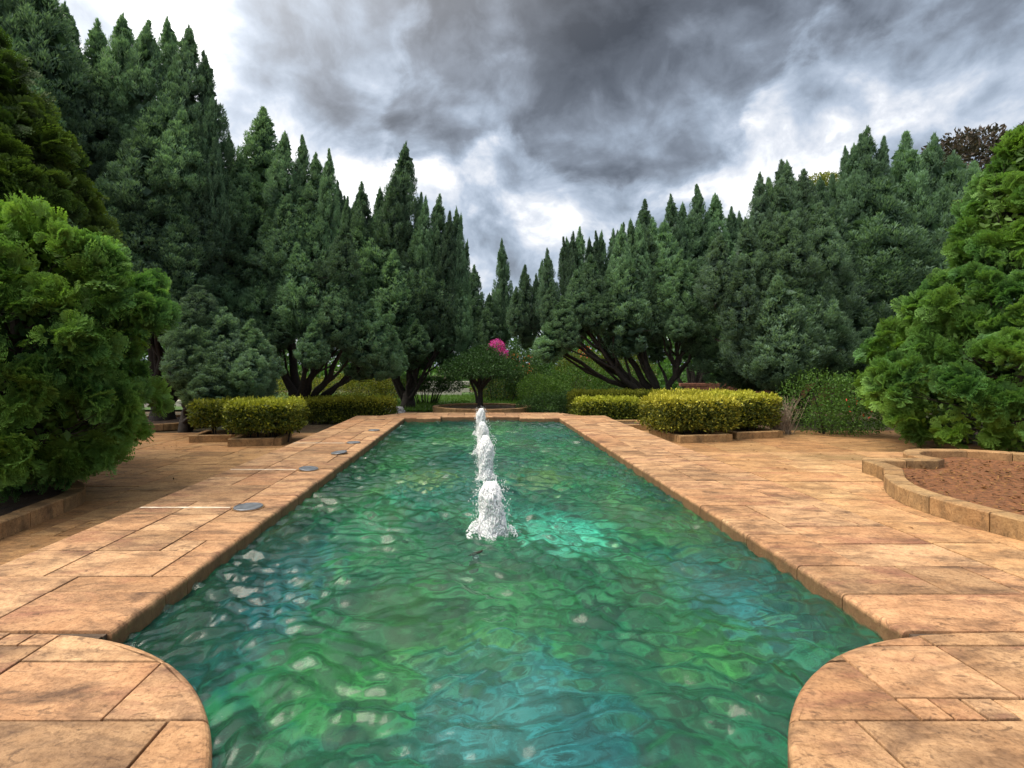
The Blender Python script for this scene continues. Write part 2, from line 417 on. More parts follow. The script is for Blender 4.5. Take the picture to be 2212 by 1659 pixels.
def prism(name, polys, z0, z1, mat, parent=None):
    V, F = [], []
    for p in polys:
        b = len(V); n = len(p)
        V += [(x, y, z0) for x, y in p] + [(x, y, z1) for x, y in p]
        F += [(b + k, b + (k + 1) % n, b + n + (k + 1) % n, b + n + k) for k in range(n)] + [tuple(b + n + k for k in range(n))]
    return mesh_obj(name, V, F, mat, parent)
def rect(x0, x1, y0, y1): return [(x0, y0), (x1, y0), (x1, y1), (x0, y1)]
NOSE = .13
# the two rounded bastions at the near end: straight at the back, a quarter round towards the pool
def bastion(cx, cy, r, side, outx, inset_=0.0):
    r -= inset_; arc = [(cx + side * r * math.sin(a), cy + r * math.cos(a)) for a in (math.pi / 2 * k / 28 for k in range(29))]
    p = [(outx, cy + r)] + arc + [(cx + side * r, -3.0), (outx, -3.0)]
    return p if area(p) > 0 else p[::-1]
LB = dict(cx=-2.47, cy=1.28, r=1.61, side=1, outx=-7.0); RB = dict(cx=2.70, cy=1.215, r=1.675, side=-1, outx=8.5)
YB = 2.893
deck = prism('pool_deck', [bastion(**LB, inset_=.03), bastion(**RB, inset_=.03),
                           rect(-.83, .99, -2.99, .47), rect(-3.57, -2.09, 2.87, 15.48), rect(2.44, 3.88, 2.90, 15.48),
                           rect(-2.085, -1.06, 14.83, 15.47), rect(1.31, 2.43, 14.83, 15.47), rect(-1.05, 1.30, 15.23, 15.47), [(-2.1, 15.5), (2.45, 15.5), (2.45, 16.45), (-2.1, 16.45)],
                           rect(3.9, 13.9, 2.88, 8.97), rect(-2.62, -2.10, 2.6, 2.868), rect(2.45, 2.9, 2.6, 2.898)],
             -.9, -.016, M['mortar'])
tag(deck, kind='structure')
def arc_edge(B):
    c = (B['cx'], B['cy'])
    return lambda a, b: (abs(math.dist(a, c) - B['r']) < .01 and abs(math.dist(b, c) - B['r']) < .01 and a != b and math.dist(a, b) < .25) or \
        (abs(a[0] - (B['cx'] + B['side'] * B['r'])) < .01 and abs(b[0] - (B['cx'] + B['side'] * B['r'])) < .01)
def xedge(x, tol=.01): return lambda a, b: abs(a[0] - x) < tol and abs(b[0] - x) < tol
def yedge(y, x0=-99, x1=99): return lambda a, b: abs(a[1] - y) < .01 and abs(b[1] - y) < .01 and x0 < a[0] < x1
def anyof(*fs): return lambda a, b: any(f(a, b) for f in fs)
# near bastions: long slabs
lay(bastion(**LB), (-7.0, -.86, .0, 2.893), deck, M['slab'], 0, NOSE, .145, 3, arc_edge(LB), [(6, 3), (5, 3), (4, 3), (7, 3), (5, 2)])
lay(bastion(**RB), (1.03, 8.5, .0, 2.893), deck, M['slab'], 0, NOSE, .145, 5, arc_edge(RB), [(6, 3), (5, 3), (4, 3), (7, 3), (5, 2)])
lay(rect(-.86, 1.025, -3, .5), (-.86, 1.025, -3, .5), deck, M['slab'], 0, NOSE, .29, 8, yedge(.5))
# the long copings
lay(rect(-3.6, -2.06, 2.893, 14.8), (-3.6, -2.06, 2.893, 14.8), deck, M['slab'], 0, NOSE, .255, 21, anyof(xedge(-2.06), xedge(-3.6)))
lay(rect(2.41, 3.86, 2.893, 14.8), (2.41, 3.86, 2.893, 14.8), deck, M['slab'], 0, NOSE, .24, 12, xedge(2.41))
# far end: flanks, recessed middle, chamfered back
for x0, x1, s in ((-3.6, -1.03, 31), (1.28, 3.9, 32)):
    xe = x1 if x0 < 0 else x0
    lay(rect(x0, x1, 14.8, 15.5), (x0, x1, 14.8, 15.5), deck, M['slab'], 0, NOSE, .24, s, anyof(yedge(14.8, -2.1, 2.5), xedge(xe), yedge(15.5)))
lay(rect(-1.03, 1.28, 15.2, 15.5), (-1.03, 1.28, 15.2, 15.5), deck, M['slab'], 0, NOSE, .3, 35, yedge(15.2))
far = [(-2.9, 15.5), (3.2, 15.5), (2.6, 16.5), (-2.25, 16.5)]
lay(far, (-2.9, 3.2, 15.5, 16.5), deck, M['slab'], 0, NOSE, .25, 33, yedge(16.5))
# right terrace, level with the coping, and the paving a step lower
lay(rect(3.87, 11.5, 2.893, 9.0), (3.87, 11.5, 2.893, 9.0), deck, M['slab_right'], -.003, .12, .29, 41, yedge(9.0), SZ + [(5, 3)])
lay(rect(-9.6, -3.62, 3.2, 13.8), (-9.6, -3.62, 3.2, 13.8), lower_left, M['slab_low'], GZ, .02, .28, 51, None, [(4, 2), (3, 2), (5, 2), (4, 3), (3, 3)])
lay(rect(3.92, 12.5, 9.03, 14.3), (3.92, 12.5, 9.03, 14.3), low_right, M['slab_low'], GZ, .02, .34, 61, None, [(4, 2), (3, 2), (5, 2), (4, 3), (3, 3)])
# riser of the terrace step and outer face of the left coping are the deck's own stone
# cement strips leading to the lids
for y, x1 in ((5.42, -2.6), (7.40, -2.6), (9.95, -2.55)):
    V, F = [], []
    n = 14
    for k in range(n + 1):
        x = -3.55 + (x1 + 3.55) * k / n; w = .022 * random.uniform(.6, 1.2); dy = random.uniform(-.006, .006)
        V += [(x, y - w + dy, .0045), (x, y + w + dy, .0045)]
    F = [(2 * k, 2 * k + 2, 2 * k + 3, 2 * k + 1) for k in range(n)]
    mesh_obj('cement_strip', V, F, M['patch'], deck)

# ---------------------------------------------------------------- pool basin and water
def basin_material():
    s = NT('basin_paint_and_light'); p = s.world_pos(0)
    c = s.ramp(s.noise(p, .55, 4, .55, .6), [(.30, (.008, .125, .12)), (.42, (.012, .14, .075)), (.55, (.028, .19, .07)), (.68, (.10, .28, .08))])
    pb = s.world_pos(0, (1, .6, 1))
    blue = s.ramp(s.noise(pb, .42, 3, .5, .3), [(.52, (0, 0, 0)), (.64, (1, 1, 1))])
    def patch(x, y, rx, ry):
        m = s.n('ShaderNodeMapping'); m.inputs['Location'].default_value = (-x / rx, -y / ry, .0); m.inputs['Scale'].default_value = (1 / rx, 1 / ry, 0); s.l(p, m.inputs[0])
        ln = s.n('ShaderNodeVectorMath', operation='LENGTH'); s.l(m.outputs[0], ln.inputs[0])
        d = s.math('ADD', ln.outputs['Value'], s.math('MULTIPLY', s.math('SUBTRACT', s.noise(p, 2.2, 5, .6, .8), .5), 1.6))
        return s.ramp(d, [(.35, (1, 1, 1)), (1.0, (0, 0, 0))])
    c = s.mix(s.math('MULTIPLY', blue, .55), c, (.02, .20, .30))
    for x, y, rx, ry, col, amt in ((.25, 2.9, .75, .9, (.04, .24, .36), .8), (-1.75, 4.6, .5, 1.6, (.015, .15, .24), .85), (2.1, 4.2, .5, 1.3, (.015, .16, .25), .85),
                                   (1.0, 5.9, .7, .9, (.10, .62, .52), .9), (-.75, 8.4, .55, .8, (.34, .40, .06), .6), (1.1, 8.4, .6, .8, (.32, .38, .08), .5), (-1.5, 6.4, .9, 1.0, (.03, .30, .12), .6), (1.6, 3.5, .6, .5, (.08, .30, .05), .6), (-.9, 3.1, .6, .6, (.05, .28, .05), .6)):  # yellow patches: glow of pool lights put into the floor colour
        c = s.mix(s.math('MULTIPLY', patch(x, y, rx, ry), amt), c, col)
    mott_facets = s.ramp(s.noise(p, 3.8, 8, .68, 1.2), [(.38, (.08, .13, .12)), (.50, (.70, .74, .72)), (.62, (2.3, 2.1, 2.0))])  # floor mottling, contrast raised to paint in the water's bright and dark facets
    c = s.mix(.9, c, mott_facets, 'MULTIPLY'); c = s.mix(1.0, c, (.80, .84, .82), 'MULTIPLY')
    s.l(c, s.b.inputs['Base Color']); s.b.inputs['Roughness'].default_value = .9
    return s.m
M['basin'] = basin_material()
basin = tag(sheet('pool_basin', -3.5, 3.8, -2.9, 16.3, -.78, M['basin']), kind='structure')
for x, sg in ((-2.075, 1), (2.425, -1)):
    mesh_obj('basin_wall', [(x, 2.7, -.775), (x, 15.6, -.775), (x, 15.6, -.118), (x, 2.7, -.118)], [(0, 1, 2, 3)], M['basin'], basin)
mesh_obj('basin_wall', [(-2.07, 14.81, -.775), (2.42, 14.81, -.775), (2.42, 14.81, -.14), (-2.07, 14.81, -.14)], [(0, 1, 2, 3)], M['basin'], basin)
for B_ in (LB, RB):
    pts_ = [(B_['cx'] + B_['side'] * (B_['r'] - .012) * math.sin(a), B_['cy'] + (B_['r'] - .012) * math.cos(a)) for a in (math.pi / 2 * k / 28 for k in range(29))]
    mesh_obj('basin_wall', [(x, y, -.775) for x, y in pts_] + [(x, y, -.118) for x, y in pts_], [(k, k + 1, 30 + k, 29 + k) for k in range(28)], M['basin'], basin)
JET_X, JETS = .15, (4.92, 7.25, 9.4, 11.8)
def water_mesh():
    dx = .021; xs = np.arange(-2.09, 2.4401, dx); ys = np.arange(.46, 15.25, dx)
    X, Y = np.meshgrid(xs, ys); Z = np.zeros_like(X)
    r = np.random.default_rng(3)
    wx = .10 * np.sin(X * 2.3 + Y * 1.1 + .4) + .07 * np.sin(X * -3.1 + Y * 2.7 + 2.); wy = .10 * np.sin(X * 1.7 - Y * 2.1 + 1.) + .06 * np.sin(X * 3.9 + Y * 3.3)
    for k in range(64):
        lam = .075 * (.42 / .075) ** r.random(); a = r.normal(math.pi / 2, 1.0); kx, ky = math.cos(a) * 2 * math.pi / lam, math.sin(a) * 2 * math.pi / lam
        ph = r.random() * 6.28; amp = .0050 * (lam / .4) ** .80
        q = np.sin(kx * (X + wx) + ky * (Y + wy) + ph); m = .6 + .4 * np.sin(X * r.normal(0, 1.3) + Y * r.normal(0, 1.3) + r.random() * 6)
        Z += amp * m * (np.abs(q) ** .85 * np.sign(q) + .25 * (1 - 2 * np.abs(np.cos(kx * (X + wx) / 2 + ky * (Y + wy) / 2))))
    for jy in JETS:
        d = np.hypot(X - JET_X, (Y - jy)); ph = r.random() * 6
        Z += .010 * np.exp(-d / .55) * np.sin(d * 30 + ph) + .004 * np.exp(-d / 1.4) * np.sin(d * 19 + ph)
    Z -= .105
    V = np.stack([X, Y, Z], -1).reshape(-1, 3); h, w = X.shape
    i = np.arange(h * w).reshape(h, w)
    F = np.stack([i[:-1, :-1], i[:-1, 1:], i[1:, 1:], i[1:, :-1]], -1).reshape(-1, 4)
    s = NT('pool_water')
    s.b.inputs['Base Color'].default_value = (.66, .96, .85, 1); s.b.inputs['Roughness'].default_value = .13
    s.b.inputs['IOR'].default_value = 1.33; s.b.inputs['Transmission Weight'].default_value = 1.0
    p = s.world_pos(0, (1, 1, 1)); s.bump(s.noise(p, 16, 4, .55, .6), .35, .012)
    # slightly turbid: part of the light comes back from the water itself
    d = s.n('ShaderNodeBsdfPrincipled'); d.inputs['Roughness'].default_value = .18; d.inputs['IOR'].default_value = 1.33
    c = s.ramp(s.noise(s.world_pos(0, (1, .7, 1)), .8, 5, .6, .8), [(.34, (.03, .13, .11)), (.50, (.07, .21, .13)), (.66, (.18, .32, .16))])
    s.l(c, d.inputs['Base Color']); s.l(s.b.inputs['Normal'].links[0].from_socket, d.inputs['Normal'])
    mx = s.n('ShaderNodeMixShader'); mx.inputs[0].default_value = .13
    s.l(s.b.outputs[0], mx.inputs[1]); s.l(d.outputs[0], mx.inputs[2]); s.l(mx.outputs[0], s.out.inputs['Surface'])
    return np_mesh('water', V, F, s.m, None, True)
tag(link(bpy.data.objects.new('water', water_mesh())), kind='structure')

# ---------------------------------------------------------------- fountain jets
def foam_material():
    s = NT('foaming_water')
    s.b.inputs['Base Color'].default_value = (.96, .97, .98, 1); s.b.inputs['Roughness'].default_value = .2
    tr = s.n('ShaderNodeBsdfTranslucent'); tr.inputs['Color'].default_value = (.96, .97, .98, 1)
    mx = s.n('ShaderNodeMixShader'); mx.inputs[0].default_value = .12
    s.l(s.b.outputs[0], mx.inputs[1]); s.l(tr.outputs[0], mx.inputs[2]); s.l(mx.outputs[0], s.out.inputs['Surface'])
    return s.m
M['foam'] = foam_material()
def ico(sub):
    bm = bmesh.new(); bmesh.ops.create_icosphere(bm, subdivisions=sub, radius=1)
    V = np.array([v.co[:] for v in bm.verts]); F = np.array([[v.index for v in f.verts] for f in bm.faces]); bm.free(); return V, F
ICO1 = ico(1)
ico0 = ico(1)
def blobs(pos, rad, stretch, base, r):
    n = len(pos); BV, BF = base
    V = np.repeat(BV[None], n, 0) * (1 + .22 * r.standard_normal((n, len(BV), 1))) * rad[:, None, None]
    V[:, :, 2] *= stretch[:, None]
    V += pos[:, None]
    F = (BF[None] + (np.arange(n) * len(BV))[:, None, None]).reshape(-1, 3)
    return V.reshape(-1, 3), F
def jet_parts(seed, h, w):
    r = np.random.default_rng(seed); n = 5200
    def radius(t, ang):
        p = w * (.98 - .22 * t + .05 * np.sin(t * 9 + seed)) * np.where(t > .74, np.sqrt(np.clip(1 - ((t - .74) / .28) ** 2, .02, 1)), 1)
        return p * (1 + .10 * np.sin(ang * 2 + t * 5 + seed) + .06 * np.sin(ang * 5 - t * 13))
    t = r.random(n) ** .85; ang = r.random(n) * 2 * math.pi; rr = radius(t, ang) * (.80 + .24 * r.random(n) ** 2)
    pos = np.stack([rr * np.cos(ang) + .02 * np.sin(t * 5 + seed) * t, rr * np.sin(ang), t * h], 1)
    V1, F1 = blobs(pos, r.uniform(.0028, .0078, n), r.uniform(1.8, 5.5, n) * np.where(t > .8, .6, 1), ico0, r)
    nt_, na_ = 40, 36; T_, A_ = np.meshgrid(np.linspace(0, 1, nt_), np.arange(na_) * 2 * math.pi / na_, indexing='ij')
    R_ = radius(T_, A_) * .84 * (1 + .05 * np.sin(A_ * 9 + T_ * 31) + .04 * r.standard_normal(T_.shape))
    VC = np.stack([R_ * np.cos(A_) + .02 * np.sin(T_ * 5 + seed) * T_, R_ * np.sin(A_), T_ * h], -1).reshape(-1, 3); ii = np.arange(nt_ * na_).reshape(nt_, na_); jj = np.roll(ii, -1, 1)
    FC = np.concatenate([np.stack([ii[:-1], jj[:-1], jj[1:]], -1).reshape(-1, 3), np.stack([ii[:-1], jj[1:], ii[1:]], -1).reshape(-1, 3)])
    V1, F1 = np.concatenate([VC, V1]), np.concatenate([FC, F1 + len(VC)])
    # flung drops
    n = 700; a = r.random(n) * 2 * math.pi; d = w * (.9 + np.abs(r.normal(0, .30, n))); tt = r.random(n) ** 1.4
    pos = np.stack([d * np.cos(a), d * np.sin(a), np.maximum(.005, tt * h * (1.08 - .35 * (d / w - 1)))], 1)
    V2, F2 = blobs(pos, r.uniform(.0016, .0052, n), r.uniform(.8, 2.2, n), ICO1, r)
    # churned collar of foam on the water
    n = 1300; a = r.random(n) * 2 * math.pi; d = w * (.6 + .9 * r.random(n) ** 1.6) * (1 + .35 * np.sin(a * 3 + seed) + .2 * np.sin(a * 7))
    pos = np.stack([d * np.cos(a), d * np.sin(a), .03 * np.exp(-d / w) * r.random(n) + .05 * np.clip(1.4 - d / w, 0, 1) * r.random(n)], 1)
    V3, F3 = blobs(pos, r.uniform(.003, .011, n) * np.clip(2.0 - d / w, .35, 1.2), r.uniform(.3, .8, n), ICO1, r)
    # two thrown tongues of water
    n = 260; which = r.integers(0, 3, n); s = r.random(n); base = np.array([2.7, -.25, 3.6])[which] + r.normal(0, .10, n)
    d = w * (1 + .95 * s); pos = np.stack([d * np.cos(base), d * np.sin(base), .09 * np.sin(math.pi * np.clip(s * .95 + .08, 0, 1)) * r.uniform(.4, 1.1, n)], 1)
    V4, F4 = blobs(pos, r.uniform(.003, .010, n), r.uniform(.7, 1.2, n), ICO1, r)
    return [('column', V1, F1), ('spray', V2, F2), ('foam_collar', V3, F3), ('splash', V4, F4)]
jet_meshes = []
for seed, h, w in ((1, .49, .130), (2, .60, .110)):
    jet_meshes.append([(nm, np_mesh(nm, V, F, M['foam'], None, True)) for nm, V, F in jet_parts(seed, h, w)])
jl = ['broad foaming white water jet nearest the viewer in the pool', 'white water jet second from the viewer, rising behind the broadest one',
      'white water jet third from the viewer in the pool row', 'slender white water jet farthest from the viewer, near the pool end']
for k, y in enumerate(JETS):
    o = empty('fountain_jet', (JET_X - .012 * k, y, -.11), jl[k], 'water jet', 'row of fountain jets along the pool')
    for nm, me in jet_meshes[0 if k == 0 else 1]:
        c = link(bpy.data.objects.new(nm, me), o)
        if nm != 'column': c['kind'] = 'stuff'
    o.rotation_euler.z = k * 1.9; s = (1.0, 1.0, 1.0, 1.0)[k]; o.scale = (s, s, s * (1, 1.02, .96, 1.04)[k])
# a fitting breaking the surface in front of the first jet
o = empty('pool_fitting', (-.005, 4.38, -.13), 'small dark fitting breaking the water in front of the nearest jet', 'fitting')
V, F = tubes([([Vector((0, 0, -.25)), Vector((0, 0, -.02)), Vector((.005, .005, -.01))], [.03, .03, .02])], 12, .02); mesh_obj('pipe', V, F, M['lid'], o)
V, F = tubes([([Vector((-.06, -.02, .0)), Vector((.0, 0, .02)), Vector((.06, .02, .045))], [.008, .018, .006])], 8, .1); mesh_obj('nozzle', V, F, M['bark'], o)

# dead leaves blown over the paving
r_ = np.random.default_rng(78)
for par, zz, x0, x1, y0, y1, n_ in ((deck, .006, 3.9, 8.0, 3.2, 8.9, 70), (lower_left, GZ + .010, -7.5, -3.7, 4.5, 12.5, 110), (low_right, GZ + .010, 4.0, 9.5, 9.2, 14.0, 90)):
    lp = np.stack([r_.uniform(x0, x1, n_), r_.uniform(y0, y1, n_), np.full(n_, zz)], 1)
    V, F, T = leaves(lp, r_.normal(0, 1, (n_, 3)) * [1, 1, .12], r_.normal(0, .25, (n_, 3)) + [0, 0, 1], r_.uniform(.03, .07, n_), r_.uniform(.015, .03, n_), r_.random(n_))
    c = link(bpy.data.objects.new('leaf_litter', np_mesh('leaf_litter', V, F, M['litter'], T)), par); c['kind'] = 'stuff'

# ---------------------------------------------------------------- metal lids on the left coping
lids = ((-2.41, 5.42, .145, 0.0, 'largest round grey metal lid, nearest on the left coping'),
        (-2.42, 7.40, .135, .06, 'round grey metal lid second from the viewer, at the end of a white strip'),
        (-2.34, 8.75, .135, -.10, 'round grey lid tilted up off the coping, third from the viewer'),
        (-2.39, 9.98, .130, .0, 'flat round grey lid fourth from the viewer on the left coping'),
        (-2.37, 11.9, .130, .0, 'small round grey lid farthest from the viewer on the left coping'))
for x, y, r, tilt, lb in lids:
    o = empty('access_lid', (x, y, .001), lb, 'lid', 'round lids along the left coping')
    n = 36; V, F = [], []
    for rr, z in ((r, 0), (r, .010), (r * .97, .014), (r * .90, .014), (r * .89, .010), (r * .3, .012)):
        V += [(rr * math.cos(2 * math.pi * k / n), rr * math.sin(2 * math.pi * k / n), z) for k in range(n)]
    for a in range(5): F += [(a * n + k, a * n + (k + 1) % n, (a + 1) * n + (k + 1) % n, (a + 1) * n + k) for k in range(n)]
    F.append(tuple(5 * n + k for k in range(n)))
    c = mesh_obj('plate', V, F, M['lid'], o); c.rotation_euler = (abs(tilt) * .3, tilt, 0); c.location.z = .004 + abs(tilt) * r
    V, F = [], []
    for rr, z in ((r * 1.10, .0035), (r * 1.09, .007), (r * 1.02, .007), (r * 1.01, .0035)):
        V += [(rr * math.cos(2 * math.pi * k / n), rr * math.sin(2 * math.pi * k / n), z) for k in range(n)]
    for a in range(3): F += [(a * n + k, a * n + (k + 1) % n, (a + 1) * n + (k + 1) % n, (a + 1) * n + k) for k in range(n)]
    mesh_obj('rim', V, F, M['kerb'], o)

# ---------------------------------------------------------------- stone kerbs round the beds
def smooth_poly(pts, n=6, closed=True):
    P = [Vector((p[0], p[1], 0)) for p in pts]; out = []; m = len(P)
    for i in range(m if closed else m - 1):
        p0, p1, p2, p3 = P[i - 1] if closed or i else P[0], P[i], P[(i + 1) % m], P[(i + 2) % m] if closed or i + 2 < m else P[-1]
        for k in range(n):
            t = k / n
            out.append(.5 * ((2 * p1) + (p2 - p0) * t + (2 * p0 - 5 * p1 + 4 * p2 - p3) * t * t + (3 * p1 - p0 - 3 * p2 + p3) * t ** 3))
    if not closed: out.append(P[-1])
    return out
def kerb_blocks(path, closed, width, height, z0, length, parent, mat):
    """cut the path into blocks; each block is a stone of its own"""
    pts = path + ([path[0]] if closed else [])
    cum = [0.0]
    for a, b in zip(pts, pts[1:]): cum.append(cum[-1] + (b - a).length)
    def at(s):
        for i in range(len(cum) - 1):
            if s <= cum[i + 1] + 1e-9: 
                t = (s - cum[i]) / max(1e-9, cum[i + 1] - cum[i]); return pts[i].lerp(pts[i + 1], t)
        return pts[-1]
    def tangent(s):
        d = at(min(cum[-1], s + .04)) - at(max(0, s - .04)); return d.normalized() if d.length else Vector((1, 0, 0))
    nb = max(1, round(cum[-1] / length)); gap = .006
    for b in range(nb):
        s0, s1 = cum[-1] * b / nb + gap, cum[-1] * (b + 1) / nb - gap; ns = max(1, round((s1 - s0) / .12)); V, F = [], []
        hh = height + random.uniform(-.004, .004); bv = .012
        for k in range(ns + 1):
            s = s0 + (s1 - s0) * k / ns; p, t = at(s), tangent(s); nn = Vector((-t.y, t.x, 0)); w = width / 2
            for off, z in ((-w, 0), (-w, hh - bv), (-w + bv, hh), (w - bv, hh), (w, hh - bv), (w, 0)):
                q = p + nn * off; V.append((q.x, q.y, z0 + z))
        for k in range(ns):
            for e in range(5): F.append((k * 6 + e, k * 6 + e + 1, k * 6 + e + 7, k * 6 + e + 6))
        F.append(tuple(range(5, -1, -1))); F.append(tuple(ns * 6 + e for e in range(6)))
        c = sum((Vector(v) for v in V), Vector()) / len(V); c.z = z0
        o = mesh_obj('kerb_block', [Vector(v) - c for v in V], F, mat, parent); o.location = c - parent.location
def bed(pts, z, parent, mat, rough=.03, cell=.12):
    """uneven soil surface inside a closed outline"""
    xs = [p.x for p in pts]; ys = [p.y for p in pts]
    def inside(x, y):
        c = False
        for i in range(len(pts)):
            a, b = pts[i], pts[i - 1]
            if (a.y > y) != (b.y > y) and x < (b.x - a.x) * (y - a.y) / (b.y - a.y) + a.x: c = not c
        return c
    idx = {}; V = []; F = []
    nx, ny = int((max(xs) - min(xs)) / cell) + 2, int((max(ys) - min(ys)) / cell) + 2
    def vid(i, j):
        if (i, j) not in idx:
            x, y = min(xs) + i * cell, min(ys) + j * cell
            idx[i, j] = len(V); V.append((x - parent.location.x, y - parent.location.y, z - parent.location.z + rough * mn.fractal(Vector((x * 3, y * 3, z)), 1, 2, 4)))
        return idx[i, j]
    for j in range(ny):
        for i in range(nx):
            if inside(min(xs) + (i + .5) * cell, min(ys) + (j + .5) * cell): F.append((vid(i, j), vid(i + 1, j), vid(i + 1, j + 1), vid(i, j + 1)))
    return mesh_obj('soil', V, F, mat, parent, True)
def ring(name, pts, smooth_n, z0, label, cat, soil_mat, width=.2, height=.18, length=.55, soil_drop=.07, group=None, corners=False):
    path = [Vector((p[0], p[1], 0)) for p in pts] if corners else smooth_poly(pts, smooth_n)
    c = sum(path, Vector()) / len(path)
    o = empty(name, (c.x, c.y, z0), label, cat, group)
    kerb_blocks(path, True, width, height, z0, length, o, M['kerb'])
    bed(path, z0 + height - soil_drop, o, soil_mat)
    return o
# right: scalloped bed on the terrace, with its square corner
near = smooth_poly([(6.6, 2.95), (5.4, 3.3), (4.85, 4.2), (4.70, 5.0), (4.76, 5.6), (5.0, 6.1), (5.40, 6.62)], 5, False)
farl = smooth_poly([(6.55, 7.25), (6.52, 7.62), (6.85, 8.0), (7.3, 8.08), (7.9, 7.95), (8.6, 7.4), (9.1, 6.3), (9.0, 4.6), (8.0, 3.3), (6.7, 2.95)], 5, False)
rp = near + [Vector((5.50, 6.9, 0)), Vector((5.55, 7.28, 0)), Vector((6.0, 7.26, 0))] + farl
o = empty('planter_kerb', (7, 5.5, 0), 'scalloped stone kerb round bare orange soil on the right terrace', 'planter')
kerb_blocks(rp, True, .2, .18, 0, .55, o, M['kerb']); bed(rp, .07, o, M['soil'])
r_ = np.random.default_rng(77); n_ = 2600
lp = np.stack([r_.uniform(-2.1, 2.0, n_), r_.uniform(-2.3, 2.3, n_), np.full(n_, .085) + r_.random(n_) * .02], 1)
lp = lp[np.hypot(lp[:, 0] / 2.05, (lp[:, 1]) / 2.35) < .95]; n_ = len(lp)
V, F, T = leaves(lp, r_.normal(0, 1, (n_, 3)) * [1, 1, .2], r_.normal(0, .3, (n_, 3)) + [0, 0, 1], r_.uniform(.03, .075, n_), r_.uniform(.015, .035, n_), r_.random(n_))
c = link(bpy.data.objects.new('leaf_litter', np_mesh('leaf_litter', V, F, M['litter'], T)), o); c['kind'] = 'stuff'
# left: matching bed round the large bright thuja
ring('planter_kerb', [(-5.05, 4.6), (-5.03, 5.3), (-5.10, 6.0), (-5.25, 6.7), (-5.75, 7.2), (-6.5, 7.4), (-7.4, 7.0), (-8.2, 6.2), (-8.1, 5.0), (-7.2, 3.9), (-5.9, 3.7)], 5, GZ,
     'curved stone kerb under the big bright thuja at left', 'planter', M['soil_dark'])
ring('planter_kerb', [(-8.2, 15.3), (-8.6, 14.5), (-9.6, 14.2), (-10.7, 14.6), (-11.0, 15.6), (-10.6, 16.7), (-9.6, 17.1), (-8.6, 16.6)], 5, GZ,
     'low round kerb in shade at the foot of the tallest junipers', 'planter', M['soil_dark'])
ring('planter_kerb', [(-1.6, 20), (-1.0, 18.9), (.2, 18.5), (1.5, 18.9), (2.1, 20), (1.5, 21.1), (.2, 21.5), (-1.0, 21.1)], 5, GZ,
     'shallow round stone kerb under the umbrella shaped tree', 'planter', M['soil_dark'], height=.24)

# ---------------------------------------------------------------- clipped golden hedges in square planters
def hedge(name, loc, size, z_low, label, seed, rot=0, golden=1.0, stems=8, group='clipped golden hedges', mat='gold', dens=900, leaf=(.06, .10), ztop=None):
    r = np.random.default_rng(seed); sx, sy, sz = size; sz *= .93; o = empty(name, loc, label, 'hedge', group); o.rotation_euler.z = rot
    A = np.array([sx * sy, sx * sz, sx * sz, sy * sz, sy * sz, sx * sy * .6]); n = int(A.sum() * dens); f = r.choice(6, n, p=A / A.sum())
    u, v = r.uniform(-1, 1, n), r.uniform(-1, 1, n); pos = np.zeros((n, 3)); nrm = np.zeros((n, 3))
    for k, (ax, sg) in enumerate(((2, 1), (1, 1), (1, -1), (0, 1), (0, -1), (2, -1))):
        m = f == k; oth = [a for a in range(3) if a != ax]
        pos[m, ax] = sg; pos[m, oth[0]] = u[m]; pos[m, oth[1]] = v[m]; nrm[m, ax] = sg
    # round the box a little and roughen it
    l = np.linalg.norm(np.abs(pos) ** 1, ord=11, axis=1, keepdims=True); pos = pos / l
    nrm = unit(nrm + .5 * np.sign(pos) * np.abs(pos) ** 6)
    lump = np.array([mn.noise(Vector((p[0] * sx * 2.2 + seed, p[1] * sy * 2.2, p[2] * sz * 2.2))) for p in pos])
    pos = pos * np.array([sx, sy, sz]) / 2 + nrm * (lump[:, None] * .075 + r.normal(0, .035, (n, 1)) - .02) + [0, 0, z_low + sz / 2]
    hgt = (pos[:, 2] - z_low) / sz
    d = nrm * .7 + r.normal(0, .55, (n, 3)) + [0, 0, .35]
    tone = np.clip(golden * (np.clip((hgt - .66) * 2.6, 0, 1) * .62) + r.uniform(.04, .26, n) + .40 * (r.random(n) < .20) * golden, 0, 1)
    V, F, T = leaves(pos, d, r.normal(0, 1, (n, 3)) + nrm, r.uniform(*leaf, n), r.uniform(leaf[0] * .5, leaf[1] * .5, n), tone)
    # darker inner leaves fill the body
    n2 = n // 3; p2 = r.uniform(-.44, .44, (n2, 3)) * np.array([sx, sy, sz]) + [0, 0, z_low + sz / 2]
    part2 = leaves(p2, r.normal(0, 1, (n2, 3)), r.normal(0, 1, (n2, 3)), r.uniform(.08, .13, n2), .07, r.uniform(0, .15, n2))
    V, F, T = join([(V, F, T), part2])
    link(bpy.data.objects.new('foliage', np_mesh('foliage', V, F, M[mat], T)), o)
    paths = []
    for k in range(stems):
        x, y = random.uniform(-.38, .38) * sx, random.uniform(-.36, .36) * sy
        paths.append(([Vector((x * .85, y * .85, 0)), Vector((x * .9, y * .9, z_low * .6)), Vector((x, y, z_low + sz * .5)), Vector((x * 1.05, y, z_low + sz * .85))], [.022, .02, .014, .005]))
        for q in range(2): paths.append(([Vector((x * .9, y * .9, z_low * .5)), Vector((x + random.uniform(-.2, .2), y + random.uniform(-.2, .2), z_low + sz * .6))], [.012, .004]))
    V, F = tubes(paths, 6); mesh_obj('stem', V, F, M['bark'], o)
    return o
